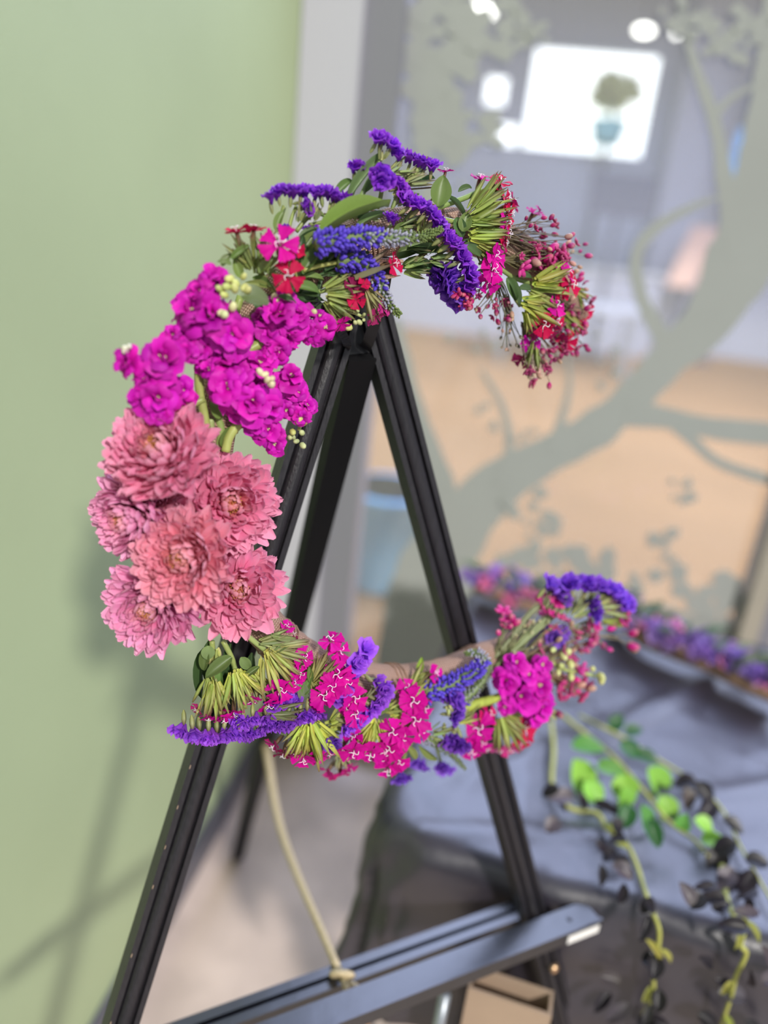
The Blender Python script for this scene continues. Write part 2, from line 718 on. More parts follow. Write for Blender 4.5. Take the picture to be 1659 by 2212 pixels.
C_LEAF = (0.155, 0.235, 0.065)
C_LEAFD = (0.065, 0.12, 0.045)
C_LIME = (0.30, 0.37, 0.07)
C_STEM = (0.27, 0.34, 0.09)
C_BRACT = (0.24, 0.29, 0.075)
C_MAG = (0.64, 0.003, 0.31)
C_CRIM = (0.60, 0.006, 0.075)
C_DARK = (0.23, 0.01, 0.07)
C_STOCK = (0.60, 0.004, 0.42)
C_PURP = (0.31, 0.04, 0.68)
C_BLUE = (0.15, 0.085, 0.70)


def jit(c, a=0.15):
    k = rnd(1 - a, 1 + a)
    return tuple(max(0, min(1, x * k * rnd(1 - a * .4, 1 + a * .4))) for x in c)


def petal_matrix(phi, theta, L, w=1.0, base=V((0, 0, 0)), roll=0.0):
    y = V((math.sin(theta) * math.cos(phi), math.sin(theta) * math.sin(phi), math.cos(theta)))
    z = V((-math.cos(theta) * math.cos(phi), -math.cos(theta) * math.sin(phi), math.sin(theta)))
    x = y.cross(z)
    m = Matrix.Identity(4)
    for i in range(3):
        m[i][0], m[i][1], m[i][2], m[i][3] = x[i], y[i], z[i], base[i]
    return m @ Matrix.Rotation(roll, 4, 'Y') @ Matrix.Diagonal((L * w, L, L, 1))


# ------------------------------------------------------------------ component builders (pixel given, laid on the easel plane)
def c_leaf(T, x0, y0, x1, y1, w, h=0.056, col=C_LEAF, lift=0.0, face=None, name='leaf'):
    a, b = E(x0, y0, h), E(x1, y1, h + lift)
    d = b - a
    L = d.length
    y = d.normalized()
    z = (face or camdir(rnd(-.3, .3), rnd(0, .5), 1))
    x = y.cross(z).normalized()
    z = x.cross(y)
    m = Matrix.Identity(4)
    ws = w * 0.5 * esc(x0, y0, h)
    for i in range(3):
        m[i][0], m[i][1], m[i][2], m[i][3] = x[i] * ws, y[i] * L, z[i] * L * 0.6, a[i]
    return T.inst(name, random.choice(LEAF), m, jit(col, 0.2))


def c_stem(T, pts, r, h=0.054, col=C_STEM, taper=1.0, dz=None, name='stem'):
    P = [E(x, y, h + (dz[i] if dz else 0)) for i, (x, y) in enumerate(pts)]
    s = esc(*pts[0], h)
    q = catmull(P, 5)
    mb = MB()
    n = len(q)
    mb.tube(q, [r * s * (1 + (taper - 1) * i / (n - 1)) for i in range(n)], 8)
    return T.mesh(name, mb, MAT['stem'], jit(col, 0.12))


def c_bracts(T, x0, y0, x1, y1, n=15, spread=0.5, h=0.06, col=C_BRACT, size=1.0):
    """a fan of narrow green bracts and calyces pointing from one pixel toward another"""
    a, b = E(x0, y0, h), E(x1, y1, h)
    d = b - a
    L = d.length
    y0v = d.normalized()
    side = y0v.cross(EN).normalized()
    s = esc(x0, y0, h)
    for k in range(int(n * 1.8)):
        al = rnd(-spread, spread)
        be = rnd(-0.35, 0.55)
        y = (y0v + side * math.tan(al) + EN * math.tan(be) * 0.7).normalized()
        st = a + y0v * L * rnd(-0.05, 0.3) + side * al * L * 0.35 + EN * rnd(0, 0.006)
        z = (EN + side * rnd(-.6, .6) + y0v * rnd(-.3, .3)).normalized()
        x = y.cross(z).normalized()
        z = x.cross(y)
        l = L * rnd(0.45, 1.08) * size
        m = Matrix.Identity(4)
        if k % 3 == 0:
            ws = min(l * 0.36, 29 * s) * rnd(.75, 1)
            for i in range(3):
                m[i][0], m[i][1], m[i][2], m[i][3] = x[i] * ws, z[i] * ws, y[i] * l, st[i]
            T.inst('calyx', CALYX, m, jit(col, 0.25))
        else:
            ws = max(l * rnd(0.45, 0.8), 30 * s)
            for i in range(3):
                m[i][0], m[i][1], m[i][2], m[i][3] = x[i] * ws, y[i] * l, z[i] * l, st[i]
            T.inst('bract', random.choice(BRACT), m, jit(col, 0.3))


def c_dflower(T, x, y, d, a=0.0, b=0.0, c=1.0, h=0.07, col=C_MAG, stig=True, tube=True):
    """one five-petalled dianthus flower"""
    p = E(x, y, h)
    s = esc(x, y, h) * d
    m = frame(p, camdir(a, b, c), s=s, roll=rnd(0, 6))
    fl = T.inst('flower', TUBE, m, jit(C_BRACT if not tube else (0.2, 0.13, 0.06), .2))
    op = rnd(1.15, 1.45)
    for k in range(5):
        phi = 2 * math.pi * k / 5 + rnd(-.15, .15)
        sub(fl, 'petal', random.choice(DIAN), petal_matrix(phi, op + rnd(-.28, .22), rnd(0.46, 0.58), rnd(.85, 1.05), V((0, 0, 0)), rnd(-.28, .28)), jit(col, 0.12))
    if stig:
        sub(fl, 'stigma', STIG, Matrix.Identity(4))
    return fl


def c_bloom(T, x, y, d, a=0.0, b=0.0, c=1.0, h=0.065, col=C_STOCK, layers=4):
    """one ruffled double stock bloom"""
    p = E(x, y, h)
    s = esc(x, y, h) * d * 0.9
    m = frame(p, camdir(a, b, c), s=s, roll=rnd(0, 6))
    bl = T.inst('bloom', HEART, m, (0.72, 0.70, 0.38))
    spec = [(5, 1.48, 0.54, -0.02), (5, 1.08, 0.48, 0.05), (4, 0.65, 0.40, 0.09), (2, 0.25, 0.30, 0.10)][:layers]
    for li, (n, th, L, z) in enumerate(spec):
        o = rnd(0, 6)
        for k in range(n):
            phi = o + 2 * math.pi * k / n + rnd(-.25, .25)
            cc = jit(col, 0.26)
            sub(bl, 'petal', random.choice(STOCK), petal_matrix(phi, th + rnd(-.22, .22), L * rnd(.88, 1.12), rnd(.9, 1.15), V((0, 0, z)), rnd(-.4, .4)), cc)
    return bl


def c_buds(T, pts, size=16, h=0.068, col=(0.50, 0.52, 0.20), dirv=None):
    for (x, y) in pts:
        p = E(x, y, h)
        s = esc(x, y, h) * size * rnd(.8, 1.2)
        d = dirv or camdir(rnd(-.7, .7), rnd(-.7, .7), 0.7)
        T.inst('bud', BUD, frame(p, d, s=s, roll=rnd(0, 6)), jit(col, .15))


def c_row(T, pts, nx, ny, width=26, h=0.066, col=C_PURP, calyx=True, step=10.0, face=0.75):
    """a comb of papery statice florets along pixel points; (nx, ny) is the side the petals open to (y down)"""
    nl = math.hypot(nx, ny) or 1.0
    nx, ny = nx / nl, ny / nl
    seg = []
    tot = 0
    for i in range(len(pts) - 1):
        l = math.hypot(pts[i + 1][0] - pts[i][0], pts[i + 1][1] - pts[i][1])
        seg.append((tot, l))
        tot += l
    n = max(1, int(round(tot / step)))
    for k in range(n + 1):
        u = tot * k / n if n else 0
        x, y = pts[-1]
        for i, (t0, l) in enumerate(seg):
            if u <= t0 + l:
                f = (u - t0) / max(l, 1e-6)
                x = pts[i][0] + (pts[i + 1][0] - pts[i][0]) * f
                y = pts[i][1] + (pts[i + 1][1] - pts[i][1]) * f
                break
        x += rnd(-2.5, 2.5)
        y += rnd(-2.5, 2.5)
        hh = h + rnd(-.003, .003)
        s = esc(x, y, hh)
        d = camdir(nx + rnd(-.35, .35), -ny + rnd(-.35, .35), face + rnd(-.2, .2))
        T.inst('floret', random.choice(FLORET), frame(E(x - nx * width * .3, y - ny * width * .3, hh), d, s=s * width * rnd(1.05, 1.4), roll=rnd(0, 6)), jit(col, 0.2))
        if calyx and k % 2 == 0:
            L = width * 0.95 * s
            dd = camdir(nx + rnd(-.3, .3), -ny + rnd(-.3, .3), .25)
            T.inst('calyx', CALYX, frame(E(x - nx * width * 1.05, y - ny * width * 1.05, hh - .001), dd, s=(L * .85, L * .85, L), roll=rnd(0, 6)), jit((0.30, 0.33, 0.13), 0.2))


def c_spike(T, pts, r0, h=0.066, split=0.5, pale=0.15, blue=C_BLUE, tip=(0.22, 0.30, 0.08), dens=1.0):
    """a veronica spike: pixel path from base to tip, florets blue first and green buds toward the tip"""
    P = catmull([E(x, y, h) for x, y in pts], 8)
    s = esc(*pts[0], h)
    n = len(P)
    core = MB()
    core.tube(P, [r0 * s * (0.62 * (1 - (i / (n - 1)) ** 2 * 0.85)) for i in range(n)], 7)
    T.mesh('spike_core', core, MAT['stem'], (0.16, 0.22, 0.08))
    L = sum((P[i + 1] - P[i]).length for i in range(n - 1))
    cnt = int(L / s * 1.15 * dens)
    bl, gr, pl = MB(), MB(), MB()
    for k in range(cnt):
        t = (k + rnd(0, 1)) / cnt
        f = t * (n - 1)
        i = min(n - 2, int(f))
        c = P[i].lerp(P[i + 1], f - i)
        d = (P[i + 1] - P[i]).normalized()
        a = k * 2.39996 + rnd(-.3, .3)
        o1 = (EN - d * EN.dot(d)).normalized()
        o2 = d.cross(o1)
        o = o1 * math.cos(a) + o2 * math.sin(a)
        rr = r0 * s * (1 - t ** 2 * 0.8)
        q0 = t + rnd(-.10, .10)
        kind = 0 if q0 < split else (1 if q0 < split + .28 else 2)
        sz = s * (r0 * .22 * rnd(.85, 1.35) if kind == 0 else r0 * (.16 if kind == 1 else .13))
        q = (o + d * rnd(.2, .8) + o2.cross(o) * rnd(-.2, .2)).normalized()
        x = q.orthogonal().normalized()
        br = rnd(.15, .8)
        (bl, pl, gr)[kind].ell(c + o * rr * rnd(.72, 1.08), (x * sz * .8, q.cross(x) * sz * .8, q * sz * 1.45), 4, 6, br * .4, min(1, br + .35))
    for mbx, nm, cc in ((bl, 'blue_florets', blue), (pl, 'pale_buds', (0.50, 0.50, 0.56)), (gr, 'green_buds', tip)):
        if mbx.v:
            stuff(T.mesh(nm, mbx, MAT['spike'], cc))


def c_spray(T, base, tips, r=1.6, h=0.058, col=(0.16, 0.10, 0.055), bcol=(0.40, 0.015, 0.16), bsize=15, dep=0.02, sag=0.0, open_=0.3):
    """thin branching stems with a small bud or bloom at every tip"""
    mb = MB()
    s0 = esc(*base, h)
    for (x, y) in tips:
        dh = rnd(-dep, dep)
        mx = base[0] + (x - base[0]) * .55 + rnd(-12, 12)
        my = base[1] + (y - base[1]) * .5 + rnd(-12, 12) - sag
        q = catmull([E(base[0] + rnd(-5, 5), base[1] + rnd(-5, 5), h), E(mx, my, h + dh * .5), E(x, y, h + dh)], 5)
        mb.tube(q, [r * s0 * (1.15 - .6 * i / (len(q) - 1)) for i in range(len(q))], 5)
        d = (q[-1] - q[-2]).normalized()
        ss = esc(x, y, h) * bsize * rnd(.75, 1.25)
        dd = (d + camdir(rnd(-.6, .6), rnd(-.6, .6), .5) * .8).normalized()
        if rnd(0, 1) < open_:
            T.inst('tiny_flower', TINY, frame(q[-1], dd, s=ss * 1.25, roll=rnd(0, 6)), jit(bcol, .25))
        else:
            T.inst('bud', BUD, frame(q[-1], dd, s=ss, roll=rnd(0, 6)), jit(bcol if rnd(0, 1) < .75 else (0.45, 0.25, 0.2), .25))
    T.mesh('stems', mb, MAT['stem'], col)['kind'] = 'stuff'


def region(n, cx, cy, rx, ry, rot=0.0):
    out = []
    while len(out) < n:
        a, b = rnd(-1, 1), rnd(-1, 1)
        if a * a + b * b < 1:
            c, s = math.cos(rot), math.sin(rot)
            out.append((cx + a * rx * c - b * ry * s, cy + a * rx * s + b * ry * c))
    return out


# ------------------------------------------------------------------ structure: the near room
def rbox(mb, u0, u1, v0, v1, z0, z1):
    mb.box(room((u0 + u1) / 2, (v0 + v1) / 2, (z0 + z1) / 2), RA * (u1 - u0) / 2, RB * (v1 - v0) / 2, V((0, 0, (z1 - z0) / 2)))


def rstruct(name, mat, *b, parent=None):
    mb = MB()
    for x in b:
        rbox(mb, *x)
    return struct(link(name, mb.data(name, mat, False), parent))


def gu(px, py):
    return (GL(px, py) - RC).dot(RA)


def HP(px, py, v):
    """room coordinates (u, z) of a pixel on the upright plane at depth v beyond the window"""
    p = onplane(px, py, RC + RB * v, RB)[0]
    return (p - RC).dot(RA), p.z


rstruct('wall_left', MAT['green'], (-0.12, 0, -2.6, 0.02, 0, 3.3))
rstruct('baseboard_left', MAT['base'], (0, 0.012, -2.6, -0.001, 0, 0.095))
rstruct('floor', MAT['concrete'], (-0.12, 5.0, -3.2, 0.08, -0.08, 0))

U1, U2 = gu(800, 0), gu(885, 0)
U1, U2 = (U1 + gu(690, 1320)) / 2, (U2 + gu(756, 1320)) / 2
U3 = gu(1640, 1240)
win = struct(bpy.data.objects.new('window_1', None))
COL.objects.link(win)
win.location = RC


def wpart(name, mat, *b, smooth=False):
    mb = MB()
    for x in b:
        rbox(mb, *x)
    return link(name, mb.data(name, mat, smooth), win, Matrix.Translation(-RC))


wpart('white_jamb', MAT['white'], (0.002, U1, -0.045, 0.06, 0, 3.3))
wpart('mullion', MAT['grey'], (U1, U2, -0.03, 0.06, 0, 3.3))
wpart('mullion', MAT['beige'], (U3 - 0.012, U3 + 0.03, -0.03, 0.06, 0, 3.3))
wpart('mullion', MAT['grey'], (U3 + 0.03, U3 + 0.065, -0.028, 0.06, 0, 3.3))
wpart('bottom_rail', MAT['beige'], (U2, U3 - 0.012, -0.02, 0.05, 0, 0.05))
wpart('pane', MAT['glass'], (U2 - 0.005, U3 - 0.008, 0.015, 0.021, 0.045, 3.3))
wpart('pane', MAT['glass'], (U3 + 0.06, 4.6, 0.015, 0.021, 0.0, 3.3))

# ------------------------------------------------------------------ structure: the hall beyond the glass
rstruct('hall_floor', MAT['peach'], (-4, 9, 0.08, 11, -0.08, -0.002))
fu0, fz0 = HP(1128, 318, 10.4)
fu1, fz1 = HP(1425, 125, 10.4)
su0, sz0 = HP(1052, 318, 10.4)
_, sz1 = HP(1080, 268, 10.4)
rstruct('wall_back', MAT['hallwall'], (-4, su0, 10.3, 10.5, 0, 4.6), (su0, fu0, 10.3, 10.5, sz1, 4.6), (su0, fu0, 10.3, 10.5, 0, fz0),
        (fu0, fu1, 10.3, 10.5, fz1, 4.6), (fu0, fu1, 10.3, 10.5, 0, fz0), (fu1, 9, 10.3, 10.5, 0, 4.6))
rstruct('wall_right', MAT['hallwall'], (8.6, 8.8, 2, 10.5, 0, 4.6))
rstruct('wall_hall_left', MAT['hallwall'], (-4, -3.8, 0.5, 10.5, 0, 4.6))
rstruct('ceiling', MAT['hallceil'], (-4, 9, 5.2, 10.5, 4.6, 4.7))
w2 = struct(bpy.data.objects.new('window_2', None))
COL.objects.link(w2)
w2.location = room((fu0 + fu1) / 2, 10.4, fz0)
MAT['teal'] = plain('teal_glaze', (0.25, 0.55, 0.55), 0.4)
MAT['daylight'] = plain('daylit_pane', (0.96, 0.98, 1.0), 0.5, emit=2.6)
for nm, mt, bs in (('pane', MAT['daylight'], [(fu0, fu1, 10.42, 10.44, fz0, fz1)]), ('pane', MAT['daylight'], [(su0, fu0 - .1, 10.42, 10.44, fz0, sz1)]),
                   ('sash', MAT['hallwall'], [(fu0, fu1, 10.26, 10.3, fz0 - .06, fz0), (fu0, fu1, 10.26, 10.3, fz1, fz1 + .06)])):
    mb = MB()
    for b in bs:
        rbox(mb, *b)
    link(nm, mb.data(nm, mt, False), w2, Matrix.Translation(-w2.location))
w3 = struct(bpy.data.objects.new('window_3', None))
COL.objects.link(w3)
au0, az0 = HP(1046, 222, 10.2)
au1, az1 = HP(1096, 168, 10.2)
w3.location = room(au0, 10.2, az0)
for nm, mt, b in (('pane', MAT['daylight'], (au0, au1, 10.27, 10.28, az0, az1)), ('sash', MAT['hallwall'], (au0 - .05, au1 + .05, 10.285, 10.3, az0 - .05, az1 + .05))):
    mb = MB()
    rbox(mb, *b)
    link(nm, mb.data(nm, mt, False), w3, Matrix.Translation(-w3.location))
# a pale return wall to the right of the bright window
cu0, _ = HP(1432, 400, 9.8)
cu1, _ = HP(1585, 400, 9.8)
rstruct('column', MAT['paleblue'], (cu0, cu1, 9.8, 10.2, 0, 4.5))
du0, _ = HP(1588, 330, 10.0)
rstruct('column', MAT['hallwall'], (du0, du0 + 2.5, 10.0, 10.25, 0, 4.5))

sk = bpy.data.lights.new('added_sheen_light', 'AREA')  # unseen lamp added to give the cloth and tray rails a bluish sheen
sk.shape = 'RECTANGLE'
sk.size, sk.size_y = 5.5, 6.2
sk.energy = SHEEN_LIGHT
sk.color = (0.57, 0.64, 1.0)
sko = bpy.data.objects.new('added_sheen_light', sk)
COL.objects.link(sko)
sko.location = room(1.8, 3.5, 4.3)

# ------------------------------------------------------------------ things in the hall
for (px, py, rw, v, lab) in ((1020, 24, 0.26, 8.5, 'long oval glowing ceiling lamp seen through the glass near its top left'),
                             (1391, 66, 0.10, 8.5, 'oval glowing lamp just above the bright far window'),
                             (1461, 72, 0.03, 8.5, 'small round glowing lamp right of the oval one above the far window')):
    u, z = HP(px, py, v)
    T = Thing('hanging_lamp', lab, 'lamp', room(u, v, z), 'hanging lamps in the hall')
    mb = MB()
    mb.ell(room(u, v, z), (RA * rw, RB * rw, V((0, 0, 0.03 + rw * .15))), 8, 16)
    T.mesh('lamp_globe', mb, MAT['lamp'])
    mb = MB()
    mb.tube([room(u, v, z + .1), room(u, v, 4.62)], 0.015, 6)
    T.mesh('cord', mb, MAT['plasticblack'])


def hall_table(px, py, wu, dv, lab):
    p = TP(px, py, 0.74)
    u, v = (p - RC).dot(RA), (p - RC).dot(RB)
    T = Thing('hall_table', lab, 'table', room(u, v, 0), 'pale tables in the hall')
    mb = MB()
    rbox(mb, u - wu, u + wu, v - dv, v + dv, 0.70, 0.74)
    T.mesh('tabletop', mb, MAT['pale'], smooth=False)
    for a in (-1, 1):
        for b in (-1, 1):
            mb = MB()
            rbox(mb, u + a * (wu - .06) - .025, u + a * (wu - .06) + .025, v + b * (dv - .06) - .025, v + b * (dv - .06) + .025, 0, 0.70)
            T.mesh('leg', mb, MAT['metal'], smooth=False)


hall_table(1235, 650, 0.75, 0.45, 'pale table in the hall behind the right tip of the upper flower arm')
u, v = HP(1150, 640, 9.0)[0], 9.0
T = Thing('counter', 'long pale counter along the far wall of the hall', 'counter', room(u, v, 0))
mb = MB()
rbox(mb, u - 3.2, u + 1.6, v, v + .45, 0, 1.0)
T.mesh('cabinet_body', mb, MAT['paleblue'], smooth=False)
mb = MB()
rbox(mb, u - 3.25, u + 1.65, v - .05, v + .5, 1.0, 1.05)
T.mesh('counter_top', mb, MAT['pale'], smooth=False)
u, z = HP(1342, 425, 8.5)
T = Thing('dark_screen', 'dark screen on a stand below the right end of the bright window', 'screen', room(u, 8.5, 0))
mb = MB()
rbox(mb, u - .38, u + .38, 8.47, 8.53, z - .22, z + .25)
T.mesh('screen_panel', mb, MAT['dark'], smooth=False)
mb = MB()
mb.tube([room(u, 8.5, z - .2), room(u, 8.5, 0.03)], 0.03, 8)
mb.tube([room(u, 8.5, 0.03), room(u, 8.5, 0)], 0.25, 12)
T.mesh('stand', mb, MAT['dark'])
# leaning salmon board
p0 = TP(1455, 640, 0.0)
u, v = HP(1495, 560, 9.3)[0], 9.3
T = Thing('wooden_board', 'salmon wooden board leaning on the pale column in the hall', 'board', room(u, v, 0))
mb = MB()
za, zb = HP(1475, 620, 9.3)[1], HP(1515, 490, 9.3)[1]
mb.box(room(u, v, (za + zb) / 2), RA * 0.17, (RB + V((0, 0, -.1))) * 0.02, V((0.12, 0.1, (zb - za) / 2)))
T.mesh('plank', mb, MAT['salmon'], smooth=False)
mb = MB()
mb.box(room(u, v, za / 2), RA * 0.05, RB * 0.02, V((0, 0, za / 2)))
T.mesh('support', mb, MAT['dark'], smooth=False)
# blue banner
u, z = HP(1606, 350, 9.2)
T = Thing('blue_banner', 'narrow blue banner on a dark pole at the right of the hall', 'banner', room(u, 9.2, 0))
mb = MB()
rbox(mb, u - .14, u + .14, 9.2, 9.215, z - .50, z + .36)
T.mesh('banner_cloth', mb, MAT['blue'], smooth=False)
mb = MB()
rbox(mb, u - .03, u + .03, 9.22, 9.26, 0, z + 1.4)
rbox(mb, u - .15, u + .15, 9.22, 9.25, z + .40, z + 1.3)
rbox(mb, u - .2, u + .2, 9.1, 9.4, 0, .03)
T.mesh('pole', mb, MAT['dark'], smooth=False)
# indoor tree before the bright window
u, z = HP(1318, 255, 9.95)
T = Thing('potted_tree', 'blurred yellow-green potted tree standing before the bright far window', 'plant', room(u, 9.95, 0))
mb = MB()
zt = HP(1318, 185, 9.95)[1]
for k in range(420):
    a, b, c = rnd(-1, 1), rnd(-1, 1), rnd(-1, 1)
    if a * a + b * b + c * c > 1:
        continue
    d = V((rnd(-1, 1), rnd(-1, 1), rnd(-1, 1))).normalized()
    x = d.orthogonal().normalized()
    mb.ell(room(u + a * .34, 9.95 + b * .3, (z + zt) / 2 + .12 + c * abs(zt - z) * .6), (x * .05, d.cross(x) * .012, d * .10), 3, 4)
stuff(T.mesh('foliage', mb, MAT['leaf'], (0.72, 0.74, 0.30)))
mb = MB()
mb.tube([room(u, 9.95, z - .2), room(u + .03, 9.95, z), room(u, 9.95, z + .2)], [.05, .035, .03], 7)
T.mesh('trunk', mb, MAT['stem'], (0.16, 0.11, 0.06))
mb = MB()
mb.tube([room(u, 9.95, z - .34), room(u, 9.95, z - .02)], [.18, .26], 14)
T.mesh('pot', mb, MAT['teal'])
mb = MB()
mb.tube([room(u, 9.95, 0), room(u, 9.95, .03), room(u, 9.95, .03), room(u, 9.95, z - .34)], [.2, .2, .03, .03], 10)
T.mesh('pot_stand', mb, MAT['dark'])
# blue bin
p = TP(818, 1262, 0.0)
ub, vb = (p - RC).dot(RA), max(0.45, (p - RC).dot(RB))
zt = HP(828, 1050, vb)[1]
T = Thing('blue_bin', 'blurred light blue bin on the hall floor between the easel legs', 'bin', room(ub, vb, 0))
mb = MB()
prof = [(0, 0.11), (0.02, 0.125), (zt * .95, 0.165), (zt * .95, .18), (zt, .18), (zt, .155), (zt * .9, .15), (.05, .115)]
mb.tube([room(ub, vb, a) for a, b in prof], [b for a, b in prof], 24)
T.mesh('bin_body', mb, MAT['blue'])

# ------------------------------------------------------------------ tree decal on the window
D = Thing('tree_decal', 'grey frosted vinyl tree silhouette stuck on the window glass', 'decal', GL(1000, 1500, 0.0))


RIB = [0]


def ribbon(mb, pts, wd, off=None, n=8):
    RIB[0] += 1
    off = -0.0135 + RIB[0] * 0.00015
    P = catmull([V((x, y, 0)) for x, y in pts], n)
    m = len(P)
    WD = []
    for i in range(m):
        f = i / (m - 1) * (len(wd) - 1)
        k = min(len(wd) - 2, int(f))
        WD.append(wd[k] + (wd[k + 1] - wd[k]) * (f - k))
    vs = []
    for i in range(m):
        d = (P[min(i + 1, m - 1)] - P[max(i - 1, 0)]).normalized()
        nn = V((-d.y, d.x, 0))
        w_ = WD[i] * .5 * (1 + .15 * noise.noise(V((P[i].x * .02, P[i].y * .02, 3))))
        for sg in (-1, 1):
            q = P[i] + nn * sg * w_
            vs.append(GL(q.x, q.y, off))
            vs.append(GL(q.x, q.y, off + 0.0012))
    fs = []
    for i in range(m - 1):
        a, b = i * 4, i * 4 + 4
        fs += [(a, a + 2, b + 2, b), (a + 1, b + 1, b + 3, a + 3), (a, b, b + 1, a + 1), (a + 2, a + 3, b + 3, b + 2)]
    mb.add(vs, fs)


def decal(name, items):
    mb = MB()
    for pts, wd in items:
        ribbon(mb, pts, wd)
    D.mesh(name, mb, MAT['decal'], smooth=False)


decal('trunk', [([(930, 1560), (925, 1380), (950, 1220), (1000, 1130), (1080, 1045), (1180, 985), (1290, 925), (1375, 850), (1450, 770), (1530, 690), (1600, 560), (1640, 400), (1665, 200), (1690, -60)],
                 [250, 210, 165, 125, 100, 84, 80, 78, 84, 105, 150, 120, 80, 70])])
decal('branch', [([(1470, 800), (1425, 720), (1385, 640), (1375, 550), (1420, 490), (1500, 445), (1560, 425)], [58, 40, 30, 27, 26, 16, 8])])
decal('branch', [([(1600, 560), (1570, 420), (1552, 300), (1530, 220), (1505, 150), (1480, 60), (1465, -40)], [60, 40, 30, 30, 22, 18, 14])])
decal('branch', [([(1540, 255), (1575, 215), (1620, 190), (1680, 165)], [22, 16, 12, 8])])
decal('branch', [([(1350, 890), (1450, 905), (1540, 925), (1690, 940)], [60, 44, 42, 52])])
decal('branch', [([(1440, 900), (1490, 945), (1555, 1000), (1690, 1045)], [34, 28, 22, 24])])
decal('branch', [([(960, 1190), (945, 1050), (905, 930), (870, 800), (850, 690)], [110, 76, 56, 46, 34])])
decal('branch', [([(1190, 980), (1215, 900), (1230, 830), (1225, 770)], [30, 18, 12, 7])])
decal('branch', [([(1080, 1050), (1100, 970), (1085, 880), (1040, 800)], [30, 20, 14, 8])])
decal('branch', [([(1520, 120), (1580, 70), (1650, 40), (1700, 20)], [18, 24, 20, 14])])
mb = MB()


BL = [0]


def blot(x, y, r, n=9):
    o = rnd(0, 50)
    vs = []
    BL[0] += 1
    o2 = -0.0108 + BL[0] % 97 * 0.00004
    for off in (o2, o2 + .0003):
        for k in range(n):
            a = 2 * math.pi * k / n
            rr = r * (0.75 + .5 * noise.noise(V((math.cos(a) * 1.3 + o, math.sin(a) * 1.3, o))))
            vs.append(GL(x + rr * math.cos(a), y + rr * math.sin(a), off))
    fs = [tuple(range(n)), tuple(range(2 * n - 1, n - 1, -1))] + [(k, n + k, n + (k + 1) % n, (k + 1) % n) for k in range(n)]
    mb.add(vs, fs)


for (cx, cy, rx, ry, n, r) in ((960, 110, 90, 170, 46, 30), (1010, 270, 110, 70, 26, 22), (930, 330, 60, 110, 22, 24), (1060, 60, 90, 60, 20, 22), (1600, 70, 90, 60, 26, 17), (1490, 40, 70, 40, 14, 14),
                               (1000, 420, 90, 60, 14, 13), (1140, 60, 50, 50, 8, 14), (1150, 1120, 60, 70, 15, 17), (1430, 1190, 35, 60, 10, 14), (1480, 1060, 40, 30, 7, 12), (1330, 820, 50, 60, 6, 9), (1090, 900, 90, 60, 9, 9),
                               (1180, 1230, 190, 40, 24, 24), (1430, 1280, 170, 45, 24, 26), (1580, 1290, 60, 60, 12, 20), (1040, 760, 80, 70, 9, 9), (1330, 760, 16, 70, 8, 6), (1260, 700, 60, 50, 5, 8)):
    for (x, y) in region(n, cx, cy, rx, ry):
        blot(x, y, r * rnd(.6, 1.5))
stuff(D.mesh('foliage', mb, MAT['decal'], smooth=False))
decal('grass_bank', [([(980, 1345), (1200, 1345), (1400, 1390), (1600, 1450), (1690, 1480)], [120, 150, 170, 190, 200])])

# ------------------------------------------------------------------ folding table, its cloth, and a cardboard box
UL, UR, VF, VB = -0.165, 1.55, 0.792, 1.60
ft = Thing('folding_table', 'folding table hidden under the black plastic cloth', 'table', table(0.6, 1.2, 0))
mb = MB()
mb.box(table((UL + UR) / 2, (VF + VB) / 2, TZ - 0.022), TA * ((UR - UL) / 2 - .02), TB * ((VB - VF) / 2 - .02), V((0, 0, .014)))
ft.mesh('tabletop', mb, MAT['pale'], smooth=False)
for a in (UL + .28, UR - .15):
    for b in (VF + .10, VB - .10):
        mb = MB()
        mb.tube([table(a, b, TZ - .03), table(a, b, 0)], 0.014, 8)
        ft.mesh('leg', mb, MAT['metal'])


